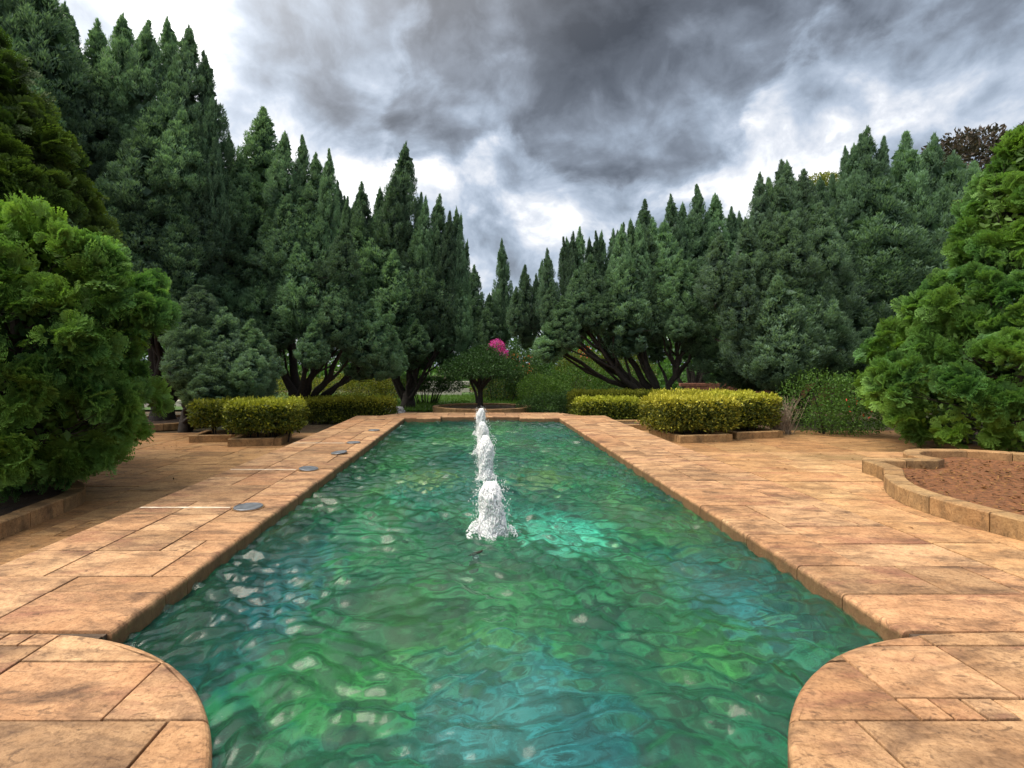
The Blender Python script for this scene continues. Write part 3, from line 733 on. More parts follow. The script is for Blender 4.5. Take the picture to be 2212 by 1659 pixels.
def square_planter(c, half, rot, label):
    pts = [(c[0] + half * (math.cos(rot) * a - math.sin(rot) * b), c[1] + half * (math.sin(rot) * a + math.cos(rot) * b)) for a, b in ((-1, -1), (1, -1), (1, 1), (-1, 1))]
    o = empty('square_planter', (c[0], c[1], GZ), label, 'planter', 'square kerbed planters under the hedges')
    for k in range(4):
        a, b = Vector(pts[k] + (0,)), Vector(pts[(k + 1) % 4] + (0,)); d = (b - a).normalized()
        kerb_blocks([a - d * .075, b - d * .081], False, .15, .17, GZ, .8, o, M['kerb'])
    bed([Vector(p + (0,)) for p in pts], GZ + .10, o, M['soil_dark'])
for c, half, rot, lb in (((-5.05, 12.05), .50, .14, 'square kerb planter under the bright left hedge beside the coping'),
                         ((-6.25, 12.6), .48, .14, 'square kerb planter farthest left, under the shaded hedge'),
                         ((5.30, 12.75), .62, -.02 + .22, 'square kerb planter nearest the right coping, under the front hedge'),
                         ((6.90, 13.35), .60, .22, 'square kerb planter under the rightmost golden hedge'),
                         ((4.35, 14.9), .55, .10, 'kerb planter half hidden behind the right coping')):
    square_planter(c, half, rot, lb)
hedge('clipped_hedge', (-4.95, 12.15, GZ), (1.55, 1.25, .66), .33, 'golden topped box hedge beside the left coping, leaves bright at right', 1, .1, .85)
hedge('clipped_hedge', (-6.20, 12.7, GZ), (1.25, 1.15, .58), .38, 'dark shaded box hedge at far left, under the pale juniper', 2, .1, .30)
hedge('clipped_hedge', (-4.05, 16.5, GZ), (2.75, 1.2, .72), .08, 'long golden box hedge behind the far left end of the coping', 3, .0, .8)
hedge('clipped_hedge', (4.15, 16.2, GZ), (1.95, 1.1, .74), .07, 'golden box hedge at the far right corner of the coping', 4, 0, 1.0)
hedge('clipped_hedge', (4.95, 17.9, GZ), (3.3, 1.0, .90), .05, 'longer duller hedge behind the golden hedge at the right corner', 5, 0, .62)
hedge('clipped_hedge', (5.30, 12.85, GZ), (1.95, 1.35, .76), .28, 'largest golden box hedge standing in front on the right', 6, .1, 1.0)
hedge('clipped_hedge', (6.95, 13.6, GZ), (1.55, 1.3, .80), .28, 'rightmost golden box hedge with dark green sides', 7, .1, .95)
hedge('clipped_hedge', (6.5, 15.3, GZ), (2.3, 1.0, .80), .25, 'golden hedge behind the two front hedges on the right', 8, .05, .9)

# ---------------------------------------------------------------- junipers
def plume_mesh(name, seed, blunt, mat):
    """flame-shaped spray, unit height, radius .22"""
    r = np.random.default_rng(seed); parts = []; wide = .27 if not blunt else .42; ex = .92 if not blunt else .60
    def prof(t): return .22 * np.where(t < wide, (np.maximum(t, 1e-4) / wide) ** .55, np.maximum(0, 1 - (t - wide) / (1 - wide)) ** ex * (1 - (0 if blunt else .5) * np.clip((t - .58) / .42, 0, 1) ** 1.5))
    nl = 170
    t = np.clip(r.beta(1.2, 1.3, nl), .02, .97); a = np.arange(nl) * 2.39996 + r.normal(0, .3, nl)
    R = prof(t) * r.uniform(.84, 1.03, nl)
    c = np.stack([R * np.cos(a), R * np.sin(a), t], 1)
    axis = unit(np.stack([np.cos(a) * (.34 - .28 * t), np.sin(a) * (.34 - .28 * t), .8 + .5 * t], 1))
    llen = r.uniform(.07, .13, nl) * (.35 + .65 * np.clip((1 - t) / .25, 0, 1)); lt = r.uniform(.15, .85, nl)
    nb = 74
    s = r.random((nl, nb)) ** .8; tipk = (.30 + .70 * np.clip((1 - t) / .30, 0, 1))[:, None]; lr = tipk * .032 * np.sin(math.pi * (s * .86 + .10)) * r.uniform(.5, 1.1, (nl, nb)); b = r.random((nl, nb)) * 6.2832
    u = unit(np.cross(axis, [[.31, .2, .9]])); w = np.cross(axis, u)
    rad = u[:, None] * np.cos(b)[..., None] + w[:, None] * np.sin(b)[..., None]
    pos = c[:, None] + axis[:, None] * ((s - .35) * llen[:, None])[..., None] + rad * lr[..., None]
    d = axis[:, None] * .9 + rad * .55 + r.normal(0, .25, (nl, nb, 3))
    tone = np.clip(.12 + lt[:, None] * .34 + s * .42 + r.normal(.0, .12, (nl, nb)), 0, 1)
    n = nl * nb
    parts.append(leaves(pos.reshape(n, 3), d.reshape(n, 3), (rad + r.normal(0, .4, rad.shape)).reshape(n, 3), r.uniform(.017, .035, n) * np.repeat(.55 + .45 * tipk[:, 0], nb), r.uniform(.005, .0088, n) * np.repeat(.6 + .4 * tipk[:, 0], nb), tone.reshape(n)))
    # sparse feathery tip and darkest-toned leaves filling the inside
    n = 260; tt = 1 - r.random(n) ** 1.6 * .25; aa = r.random(n) * 6.28; rr = prof(np.minimum(tt, .99)) * r.random(n) * .8
    pos = np.stack([rr * np.cos(aa), rr * np.sin(aa), tt - .03], 1)
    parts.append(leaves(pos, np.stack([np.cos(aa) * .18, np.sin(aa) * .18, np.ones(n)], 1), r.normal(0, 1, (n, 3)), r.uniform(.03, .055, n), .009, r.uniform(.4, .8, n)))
    n = 420; tt = r.uniform(.06, .86, n); aa = r.random(n) * 6.28; rr = prof(tt) * r.uniform(.1, .66, n)
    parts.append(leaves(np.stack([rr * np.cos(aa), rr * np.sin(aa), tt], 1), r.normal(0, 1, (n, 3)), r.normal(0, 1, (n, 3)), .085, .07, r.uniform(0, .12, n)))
    V, F, T = join(parts)
    return np_mesh(name, V, F, mat, T)
PL = {k: ([plume_mesh('foliage_spray', 10 + i, False, M[k]) for i in range(4)], [plume_mesh('foliage_spray', 30 + i, True, M[k]) for i in range(2)]) for k in ('juniper', 'juniper_pale')}
def put_plume(parent, origin, meshes, tip, L_, W_, axis, r):
    o = bpy.data.objects.new('foliage_spray', meshes[r.randrange(len(meshes))])
    q = axis.to_track_quat('Z', 'Y')
    o.rotation_mode = 'QUATERNION'
    from mathutils import Quaternion
    o.rotation_quaternion = q @ Quaternion((0, 0, 1), r.uniform(0, 6.28))
    s = W_ / .44; o.scale = (s, s * r.uniform(.9, 1.1), L_)
    o.location = tip - axis * L_ - origin
    link(o, parent); return tip - axis * L_
def juniper(Yc, base_px, tips, label, seed, kind='juniper', Rx=None, blunt=0.0, depth=.75, back=.45, fill=.22, trunk_r=.22, lean=.16, group='flame-tipped junipers round the pool', base_y=None, clear=1.0):
    r = random.Random(seed); bx = (base_px - CX) / FPX * Yc; origin = Vector((bx, base_y or Yc, GZ - .05))
    o = empty('juniper_tree', origin, label, 'tree', group)
    X = [(t[0] - CX) / FPX * Yc for t in tips]; xc = (min(X) + max(X)) / 2; Rx = Rx or max(1.0, (max(X) - min(X)) / 2 * 1.05)
    zt = max(CAM_H - (t[1] - HY) / FPX * Yc for t in tips)
    pl, bases = [], []
    for t in tips:
        px, py, w, l = t[:4]; bl = t[4] if len(t) > 4 else 0
        x = (px - CX) / FPX * Yc; z = CAM_H - (py - HY) / FPX * Yc; u = min(1, abs(x - xc) / Rx); hgt = max(0, min(1, (z - GZ) / (zt - GZ)))
        y = Yc - depth * Rx * math.sqrt(1 - u * u) * max(0, 1 - hgt ** 2.2) + r.uniform(-.75, .75) * (1 - .6 * hgt)
        p = PX(px, py, y); k = y / FPX
        ax = Vector(((p.x - bx) * lean / max(2., p.z), (p.y - origin.y) * lean / max(2., p.z), 1)); ax += Vector((r.uniform(-.06, .08), r.uniform(-.06, .06), 0))
        pl.append((p, l * k * 1.08, w * k * (1.22 if bl == 0 else 1.08), ax.normalized(), bl))
    front = list(pl)
    for p, L_, W_, ax, bl in front:
        if r.random() < back:
            y = 2 * Yc - p.y + r.uniform(.2, 1.2); q = Vector((p.x + r.uniform(-.5, .5), y, p.z - .04 * abs(p.z) - .25 - r.uniform(0, .6)))
            pl.append((q, L_ * 1.1, W_ * 1.25, ax, bl))
    for k in range(int(len(front) * fill)):
        a, b = r.choice(front), r.choice(front)
        if abs(a[0].x - b[0].x) > Rx * .9: continue
        q = (a[0] + b[0]) / 2; q.y = Yc + r.uniform(-.4, .5) * Rx * .5; q.z = min(q.z, min(a[0].z, b[0].z) + .15) - r.uniform(.1, .5)
        pl.append((q, max(a[1], b[1]), max(a[2], b[2]) * 1.15, Vector((0, 0, 1)), 0))
    cut = []
    for p, L_, W_, ax, bl in pl:
        c = clear + r.choice((-.9, -.5, -.2, .1, .4, .7)) * min(1, clear)
        L2 = min(L_, max(.9, p.z - c))
        if p.z - c > .45: cut.append((p, L2, min(W_ * (L2 / L_) ** .8, L2 * .75), ax, bl))
    pl = cut
    # limbs from the foot of the trunk into every spray
    th = .30 + trunk_r; paths = [([origin + Vector((0, 0, -.05)), origin + Vector((.02, 0, th * .5)), origin + Vector((.05, -.03, th * 1.3))], [trunk_r * 1.35, trunk_r * 1.05, trunk_r * .75])]
    # a few heavy limbs fork out of the foot; lighter ones leave them for each spray
    seeds = r.sample(pl, min(len(pl), 9)); groups = [[] for _ in seeds]
    for e in pl:
        b = e[0] - e[3] * e[1] * .5
        groups[min(range(len(seeds)), key=lambda i: (seeds[i][0] - seeds[i][3] * seeds[i][1] * .5 - b).length)].append(b)
    for gr in groups:
        if not gr: continue
        cen = sum(gr, Vector()) / len(gr); st = origin + Vector((r.uniform(-.4, .4) * trunk_r, r.uniform(-.4, .4) * trunk_r, r.uniform(.3, .9) * th)); dv = cen - st
        main = bez(st, st + Vector((dv.x * .60, dv.y * .60, dv.z * .32 + .1)), st + dv * .93, 9)
        for q in main[2:]: q += Vector((r.uniform(-.09, .09), r.uniform(-.09, .09), r.uniform(-.06, .06)))
        r0 = trunk_r * r.uniform(.34, .58); mr = [r0 + (.03 - r0) * (i / 9) ** .8 for i in range(10)]; paths.append((main, mr))
        for b in gr:
            i = r.randrange(3, 8); s0 = main[i]; d2 = b - s0
            pts = bez(s0, s0 + Vector((d2.x * .55, d2.y * .55, d2.z * .30)), b, 5)
            for q in pts[1:-1]: q += Vector((r.uniform(-.06, .06), r.uniform(-.06, .06), r.uniform(-.05, .05)))
            paths.append((pts, [mr[i] * .6 + (.014 - mr[i] * .6) * (k / 5) for k in range(6)]))
    V, F = tubes([([q - origin for q in pts], rad) for pts, rad in paths], 7, .1)
    mesh_obj('trunk', V, F, M['bark'], o, True)
    # crown: fine bare twigs under the sprays, carrying the sprays
    tw = []
    for p, L_, W_, ax, bl in pl:
        b0 = p - ax * L_
        for k in range(7):
            s = b0 + ax * L_ * r.uniform(-.05, .3); e = s + Vector((r.uniform(-1, 1), r.uniform(-1, 1), r.uniform(-.35, .7))) * W_ * .55
            tw.append(([s - origin, (s + e) / 2 - origin + Vector((0, 0, .05)), e - origin], [.010, .008, .003]))
    V, F = tubes(tw, 4); crown = mesh_obj('crown', V, F, M['bark'], o)
    for p, L_, W_, ax, bl in pl:
        put_plume(crown, origin, PL[kind][1 if (bl or r.random() < blunt) else 0], p, L_, W_, ax, r)
    return o
# (tip x, tip y, width, length[, rounded]) as seen, at each tree's own distance
T1 = [(140,5,75,230),(157,36,50,200),(211,42,70,220),(321,46,75,240),(361,36,60,220),(408,55,80,260),(440,110,70,260),(459,208,55,260),(462,300,50,240),(77,40,115,230),(30,-40,120,300),
      (257,128,55,170),(279,135,50,180),(215,153,110,230),(157,120,105,230),(379,135,95,240),(292,190,70,190),(179,266,85,170),(242,284,65,130),(330,233,135,260),(394,233,90,210),(388,292,85,210),
      (425,260,80,260),(300,330,110,200),(219,385,110,170),(130,300,120,260),(328,416,120,220),(400,430,110,220),(440,400,80,200),(270,470,110,200),(170,440,110,200),(335,520,110,190),(420,540,90,190),(380,600,90,160),(50,220,130,260),(95,380,120,240)]
juniper(16.2, 352, T1, 'tallest dark juniper group at left, tips against the bright sky', 1, trunk_r=.34, Rx=4.2, depth=.55, lean=.10, clear=1.9)
T2 = [(569,233,90,190),(616,284,58,180),(653,293,48,180),(494,288,36,130),(520,330,70,170),(554,372,90,170),(682,330,58,160),(711,323,42,190),(485,441,115,190),(580,470,90,160),(642,525,100,190),(660,400,105,190),(700,420,70,200),
      (569,565,125,240),(735,583,85,170),(747,481,60,140),(803,647,95,170),(716,670,95,160),(757,698,70,130),(833,680,80,170),(615,549,65,140),(620,420,80,180),(507,573,85,150),(445,562,75,150),(690,560,90,190),(640,620,100,190),
      (540,640,100,170),(470,520,80,170),(600,660,110,150),(680,690,100,120),(850,705,60,130),(780,600,80,170)]
juniper(17.2, 648, T2, 'broad juniper with fan of dark limbs behind the left hedges', 2, trunk_r=.34, depth=.6, clear=1.9)
T3 = [(781,393,58,180),(821,403,36,140),(852,380,64,180),(877,308,78,260),(910,417,40,170),(920,423,34,160),(950,420,58,190),(972,457,40,170),(986,447,36,190),(996,461,36,200),(1010,518,32,170),(729,390,40,160),(744,424,40,150),(751,425,36,150),
      (875,457,75,210),(905,471,66,190),(805,501,60,180),(819,447,95,200),(951,538,75,190),(975,562,68,190),(900,569,95,200),(873,640,105,170),(924,640,105,180),(975,634,90,170),(780,470,80,180),(850,540,90,190),(840,600,90,180),(930,500,80,190),
      (995,600,50,170),(900,690,100,120),(960,700,80,100),(1015,690,70,110)]
juniper(21.5, 880, T3, 'dark juniper with the tall spire, left of the umbrella tree', 3, trunk_r=.3, depth=.5, clear=2.2)
T4 = [(1084,517,46,220),(1085,580,30,140),(1025,573,58,190),(1102,645,50,130),(1057,634,62,160),(1040,650,60,140),(1075,620,50,160),(1015,640,50,140)]
juniper(28, 1050, T4, 'narrow juniper with one leaning spire near the centre gap', 4, trunk_r=.22, depth=.5, clear=3.2)
T5 = [(1134,573,54,180),(1158,591,36,150),(1182,537,44,180),(1171,561,30,140),(1217,513,36,160),(1224,513,34,150),(1238,501,40,170),(1253,491,46,180),(1273,513,40,160),(1287,500,36,160),(1300,498,38,160),(1325,495,38,160),(1334,498,34,150),(1347,481,38,160),(1362,473,40,160),(1380,476,44,170),
      (1115,620,50,140),(1353,550,105,210),(1275,547,80,190),(1471,540,95,210),(1419,608,70,150),(1520,608,80,170),(1552,649,105,140,1),(1149,696,85,110),(1136,652,70,130),(1183,690,100,110),(1214,640,85,150),(1315,578,80,180),(1244,581,75,170),(1400,500,80,190),(1430,540,80,180),
      (1468,649,70,130),(1549,594,80,160),(1231,690,100,110),(1282,621,110,170),(1373,640,120,130),(1190,610,60,150),(1320,640,100,120),(1500,560,80,170),(1510,680,80,120)]
juniper(18.6, 1430, T5, 'wide spreading juniper with low arching bare limbs, right of centre', 5, trunk_r=.36, depth=.45, lean=.05, back=.35, clear=2.5)
T5b = [(1393,432,54,170),(1448,420,44,170),(1475,437,40,150),(1505,400,52,180),(1545,418,58,170),(1580,447,34,120),(1597,456,28,110),(1492,469,80,190),(1435,476,85,190),(1536,513,95,190),(1566,500,85,180),(1600,520,80,180),(1370,500,70,180),(1410,470,60,180)]
juniper(25, 1500, T5b, 'row of thin juniper spires behind the wide spreading one', 6, trunk_r=.26, depth=.5, clear=3.4)
T6 = [(1688,346,64,190),(1700,347,56,180),(1642,373,50,190),(1660,385,60,190),(1737,367,95,210),(1702,475,90,150),(1651,479,95,180),(1553,500,75,160),(1610,470,70,180),(1726,533,115,200,1),(1666,541,115,200),(1680,592,110,230),(1739,566,135,260,1),(1801,610,90,230),
      (1633,748,85,95,1),(1720,668,120,150,1),(1874,708,80,110,1),(1770,440,80,180),(1600,560,80,170),(1620,620,80,180),(1790,500,90,200),(1660,680,90,150),(1830,690,80,120),(1750,420,80,180)]
juniper(16.8, 1722, T6, 'rounded pale juniper clump rising right of the front hedges', 7, 'juniper_pale', trunk_r=.32, depth=.75, clear=.9)
T6b = [(1874,274,85,250),(1859,291,50,200),(1826,316,44,160),(1845,311,54,190),(1910,295,44,180),(1957,287,95,280),(2019,289,80,250),(2059,329,110,280),(2104,351,95,250),(1888,362,150,280),(1990,395,110,270),(1797,442,115,260),(1888,475,135,230),(1772,384,75,200),(1943,420,125,240),
       (2016,540,110,180),(1833,526,120,220),(1917,533,125,210),(2080,450,110,220),(1980,560,120,200),(1880,620,110,190),(1950,640,110,180),(1840,640,90,160)]
juniper(21, 1860, T6b, 'big dark juniper at upper right behind the yellow-green thuja', 8, trunk_r=.34, depth=.5, clear=2.2)
T7 = [(430,617,95,110,1),(543,690,85,125),(478,664,105,125,1),(456,737,120,130,1),(510,722,130,140,1),(401,722,95,120,1),(474,781,150,110,1),(430,774,105,105,1),(547,755,75,105,1),(510,790,90,95,1),(400,660,90,120,1),(440,690,90,110,1)]
juniper(13.6, 372, T7, 'small pale blue-green juniper with drooping rounded clumps over the left hedge', 9, 'juniper_pale', trunk_r=.16, depth=.9, blunt=.7, fill=.4, base_y=14.2, clear=.15)
T8 = [(90,-60,140,320),(10,-120,160,360),(-60,-160,160,400),(40,80,150,300),(-40,60,160,320),(-120,-120,150,360),(-120,100,150,300)]
juniper(14.5, -40, T8, 'dark juniper cut off by the top left corner of the view', 10, trunk_r=.3, Rx=2.5)

# ---------------------------------------------------------------- thujas (flat scalloped fans)
def fan_clump(name, seed, mat):
    """clump of flat branching fans, about .25 m across, growing along +z"""
    r = np.random.default_rng(seed); parts = []
    for f in range(24):
        a0 = r.random() * 6.28; tilt = r.uniform(.1, 1.25) if f else 0
        ax = np.array([math.sin(tilt) * math.cos(a0), math.sin(tilt) * math.sin(a0), math.cos(tilt)])
        side = unit(np.cross(ax, r.normal(0, 1, 3))); nrm = np.cross(side, ax); org = ax * r.uniform(.02, .13) + r.normal(0, .022, 3)
        P, D, L_, W_, T = [], [], [], [], []; size = r.uniform(.42, .72); ft = r.uniform(0, .25)
        for k in range(13):                               # main rays of the fan
            th = (k / 12 - .5) * 2.3 + r.normal(0, .05); d = ax * math.cos(th) + side * math.sin(th) + nrm * r.normal(0, .10); ln = .155 * size * (1 - .22 * abs(th))
            for q in range(7):
                s = .22 + .78 * q / 6; p = org + d * ln * s + nrm * .03 * s * s
                for sg in (-1, 1):
                    dd = d * .8 + sg * side * .55 * math.cos(th) - sg * ax * .55 * math.sin(th) + nrm * r.normal(0, .2)
                    P.append(p); D.append(dd); L_.append(.034 * size * r.uniform(.7, 1.25) * (1.1 - .35 * s)); W_.append(.0100); T.append(np.clip(ft + .05 + .72 * s ** 2 + r.normal(0, .06), 0, 1))
        parts.append(leaves(np.array(P), np.array(D), np.broadcast_to(nrm, (len(P), 3)) + r.normal(0, .18, (len(P), 3)), np.array(L_), np.array(W_), np.array(T)))
    V, F, T = join(parts); return np_mesh(name, V, F, mat, T)
FAN = {k: [fan_clump('foliage_fan', 50 + i, M[k]) for i in range(4)] for k in ('thuja', 'thuja_olive')}
def thuja(name, loc, profile, count, label, seed, kind='thuja', size=1.5, yscale=1.0, hide_back=True, lobes=.16):
    """profile: list of (z, radius) from the ground up"""
    r = random.Random(seed); o = empty(name, loc, label, 'tree', 'thujas framing the view')
    zs = [p[0] for p in profile]; rs = [p[1] for p in profile]
    def rad(z): return float(np.interp(z, zs, rs))
    # trunk and inner branches
    top = zs[-1]; paths = [([Vector((0, 0, -.05)), Vector((.03, 0, top * .3)), Vector((0, .03, top * .9))], [.11, .09, .02])]
    for k in range(70):
        z = r.uniform(max(.1, zs[0]), top * .92); a = r.uniform(0, 6.28); R = rad(z) * r.uniform(.75, .97); s = Vector((0, 0, z * .72)); e = Vector((R * math.cos(a), R * math.sin(a) * yscale, z))
        paths.append((bez(s, (s + e) / 2 + Vector((0, 0, -.1)), e, 4), [.022, .018, .014, .010, .006]))
        for q in range(4):
            e2 = e + Vector((r.uniform(-.3, .3), r.uniform(-.3, .3), r.uniform(-.1, .35))); m = s.lerp(e, r.uniform(.5, .9)); paths.append(([m, e2], [.008, .003]))
    V, F = tubes(paths, 5); mesh_obj('trunk', V, F, M['bark'], o)
    rr = np.random.default_rng(seed); n = 5000; z = rr.uniform(zs[0], top, n); a = rr.random(n) * 6.28; R = np.interp(z, zs, rs) * rr.uniform(.45, .86, n)
    V, F, T = leaves(np.stack([R * np.cos(a), R * np.sin(a) * yscale, z], 1), rr.normal(0, 1, (n, 3)), rr.normal(0, 1, (n, 3)), .16, .085, rr.uniform(0, .16, n))
    crown = link(bpy.data.objects.new('crown', np_mesh('crown', V, F, M[kind], T)), o)
    # candidate spots evenly over the surface; the clumps nearest the viewer are kept
    A = np.array([rs[i] + rs[i + 1] for i in range(len(zs) - 1)]) * np.array([math.hypot(zs[i + 1] - zs[i], rs[i + 1] - rs[i]) for i in range(len(zs) - 1)])
    for k in range(count):
        i = r.choices(range(len(A)), A)[0]; t = r.random(); z = zs[i] + (zs[i + 1] - zs[i]) * t; R = rs[i] + (rs[i + 1] - rs[i]) * t; a = k * 2.39996 + r.uniform(-.3, .3)
        R *= 1 + lobes * mn.noise(Vector((math.cos(a) * 1.6 + seed, math.sin(a) * 1.6, z * 1.3))) * 1.6 - .06
        sl = math.atan2(-(rs[i + 1] - rs[i]), zs[i + 1] - zs[i])
        n_ = Vector((math.cos(a) * math.cos(sl), math.sin(a) * math.cos(sl) / max(.3, yscale), math.sin(sl)))
        ax = (n_ * .75 + Vector((0, 0, .55)) + Vector((r.uniform(-.3, .3), r.uniform(-.3, .3), r.uniform(-.25, .25)))).normalized()
        c = bpy.data.objects.new('foliage_fan', FAN[kind][r.randrange(4)]); c.rotation_mode = 'QUATERNION'
        from mathutils import Quaternion
        c.rotation_quaternion = ax.to_track_quat('Z', 'Y') @ Quaternion((0, 0, 1), r.uniform(0, 6.28))
        s = size * r.uniform(.75, 1.35); c.scale = (s, s, s * r.uniform(.9, 1.2)); c.location = Vector((R * math.cos(a), R * math.sin(a) * yscale, z)) - ax * .10 * s
        link(c, crown)
    return o
thuja('thuja_tree', (-6.10, 6.75, GZ), [(.42, .6), (.60, 1.15), (.85, 1.32), (1.2, 1.46), (1.55, 1.52), (1.85, 1.46), (2.2, 1.56), (2.55, 1.60), (2.9, 1.55), (3.2, 1.34), (3.42, 1.05), (3.6, .5), (3.7, .05)], 300,
      'big bright green thuja with scalloped fans, filling the left foreground', 11, size=1.6, lobes=.26)
thuja('thuja_tree', (-8.35, 8.6, GZ), [(.4, .9), (1.2, 1.5), (2.6, 1.75), (4.0, 1.7), (5.0, 1.4), (6.0, .95), (6.9, .35), (7.3, .05)], 260,
      'tall dark olive thuja at the left edge, above the bright one', 12, 'thuja_olive', size=2.1)
thuja('thuja_tree', (11.05, 10.4, GZ), [(.32, 1.8), (.6, 2.2), (1.3, 2.35), (1.8, 2.2), (2.5, 2.0), (3.2, 1.7), (3.6, 1.35), (3.9, 1.1), (4.5, .9), (5.2, .70), (5.9, .42), (6.5, .05)], 300,
      'broad yellow-green thuja tapering to a spire at the right edge', 13, size=1.95, lobes=.24)
thuja('thuja_tree', (13.2, 12.2, GZ), [(.4, 1.0), (1.5, 1.7), (3.0, 1.75), (4.3, 1.55), (5.3, 1.15), (6.2, .75), (7.0, .3), (7.4, .05)], 160,
      'dark olive thuja just behind the yellow-green one at the right edge', 14, 'thuja_olive', size=2.2)

# ---------------------------------------------------------------- leafy shrubs, umbrella tree, background planting
def leaf_cloud(ells, n, leaf, seed, tone=(.1, .9), shell=.8, flat=0.0):
    """ells: (cx,cy,cz, rx,ry,rz) lobes covered with leaves"""
    r = np.random.default_rng(seed); E = np.array(ells, float); A = (E[:, 3] * E[:, 4] + E[:, 3] * E[:, 5] + E[:, 4] * E[:, 5]); k = r.choice(len(E), n, p=A / A.sum())
    d = unit(r.normal(0, 1, (n, 3))); rad = 1 - (1 - shell) * r.random(n) ** 1.5 * 2.2 + r.normal(0, .05, n)
    pos = E[k, :3] + d * E[k, 3:] * rad[:, None]; nrm = unit(d / E[k, 3:])
    dirn = nrm * .8 + r.normal(0, .6, (n, 3)) + [0, 0, .25]
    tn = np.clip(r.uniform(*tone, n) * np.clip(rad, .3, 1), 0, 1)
    return leaves(pos, dirn, nrm + r.normal(0, .6, (n, 3)), r.uniform(leaf * .7, leaf * 1.3, n), r.uniform(leaf * .35, leaf * .6, n), tn)
def shrub(name, loc, ells, n, leaf, mat, label, seed, cat='shrub', group=None, stems=6, flowers=None, tone=(.1, .9), part='foliage', stem_name='stem', stem_paths=None):
    o = empty(name, loc, label, cat, group); r = random.Random(seed)
    V, F, T = leaf_cloud(ells, n, leaf, seed, tone)
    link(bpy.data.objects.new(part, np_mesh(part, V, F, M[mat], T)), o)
    paths = stem_paths or []
    if not stem_paths:
        for k in range(stems):
            e = r.choice(ells); tgt = Vector((e[0] + r.uniform(-.5, .5) * e[3], e[1] + r.uniform(-.5, .5) * e[4], e[2] + .3 * e[5])); b = Vector((tgt.x * .45, tgt.y * .45, -.05))
            paths.append((bez(b, (b + tgt) / 2 + Vector((0, 0, .1)), tgt, 4), [.03, .026, .02, .013, .006]))
    V, F = tubes(paths, 6); mesh_obj(stem_name, V, F, M['bark'], o)
    if flowers:
        for fm, fe, fn, fl in flowers:
            V, F, T = leaf_cloud(fe, fn, fl, seed + 5, (.1, 1), .9); c = link(bpy.data.objects.new('blossom', np_mesh('blossom', V, F, M[fm], T)), o); c['kind'] = 'stuff'
    return o
# umbrella tree in the middle
B = PX(1037, 878, 20.0); bx = B.x
paths = [(bez(Vector((0, 0, -.1)), Vector((.02, 0, .6)), Vector((-.02, 0, 1.15)), 5), [.13, .11, .10, .10, .10, .09])]
for k in range(11):
    a = k * 2 * math.pi / 11; e = Vector((1.15 * math.cos(a), 1.15 * math.sin(a), 1.62)); s = Vector((0, 0, .55 + .05 * (k % 4))); paths.append((bez(s, Vector((e.x * .25, e.y * .25, 1.15)), e, 5), [.06, .05, .045, .035, .025, .012]))
paths.append((bez(Vector((-.1, 0, .15)), Vector((-.12, 0, .6)), Vector((-.55, .1, 1.35)), 5), [.07, .06, .05, .05, .04, .02]))
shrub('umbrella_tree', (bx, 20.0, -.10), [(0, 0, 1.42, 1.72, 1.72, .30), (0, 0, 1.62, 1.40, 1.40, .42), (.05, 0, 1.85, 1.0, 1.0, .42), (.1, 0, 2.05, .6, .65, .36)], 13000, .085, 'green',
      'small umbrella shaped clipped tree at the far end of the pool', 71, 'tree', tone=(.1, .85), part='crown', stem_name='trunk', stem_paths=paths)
# dark clipped shrubs with visible stems behind the pool
shrub('clipped_shrub', (-2.3, 23.5, GZ), [(-.6, 0, 1.0, .9, .7, .38), (.3, 0, .95, .9, .7, .36), (1.1, 0, .95, .7, .6, .36)], 6500, .08, 'green', 'dark clipped shrub on bare stems, left of the umbrella tree', 72, stems=16, group='clipped shrubs beyond the pool')
shrub('clipped_shrub', (-4.6, 24.5, GZ), [(-.7, 0, .85, 1.2, .9, .55), (.8, 0, .75, 1.1, .9, .5)], 7000, .08, 'gold', 'yellow topped mound of hedge left of the umbrella tree', 73, tone=(.05, .55), group='clipped shrubs beyond the pool')
shrub('clipped_shrub', (-7.6, 25, GZ), [(-1.0, 0, .7, 1.6, .9, .6), (1.2, 0, .8, 1.5, .9, .6)], 8000, .08, 'gold', 'yellow-green low hedge glimpsed under the broad juniper limbs', 74, tone=(.05, .6), group='clipped shrubs beyond the pool')
shrub('clipped_shrub', (2.75, 22.6, GZ), [(0, 0, .75, .95, .8, .72), (.7, .2, .6, .8, .7, .55)], 7000, .07, 'mid', 'round green clipped shrub right of the umbrella tree', 75, tone=(.05, .75), group='clipped shrubs beyond the pool')
shrub('clipped_shrub', (3.3, 19.2, GZ), [(-.6, 0, .35, .8, .6, .42), (.4, 0, .42, .8, .6, .48), (-1.3, .2, .25, .5, .5, .3)], 6000, .07, 'green', 'low dark shrub behind the far right corner of the pool', 76, group='clipped shrubs beyond the pool')
shrub('leafy_shrub', (4.6, 26, GZ), [(-1.5, 0, .8, 1.6, 1.0, 1.0), (.8, 0, .9, 1.8, 1.0, 1.0), (2.8, .3, .8, 1.6, 1.0, .9)], 9000, .10, 'mid', 'long soft green shrub bank below the wide juniper', 77, tone=(.05, .6))
shrub('leafy_shrub', (1.6, 27.5, GZ), [(-.6, 0, .8, 1.3, 1.0, .9), (.9, 0, .9, 1.2, 1.0, .9)], 7000, .10, 'lime', 'yellow-green shrub with pale flowers right behind the umbrella tree', 78, tone=(.0, .5), flowers=[('yellow_fl', [(0, -.5, .8, 1.5, .6, .7)], 60, .10)])
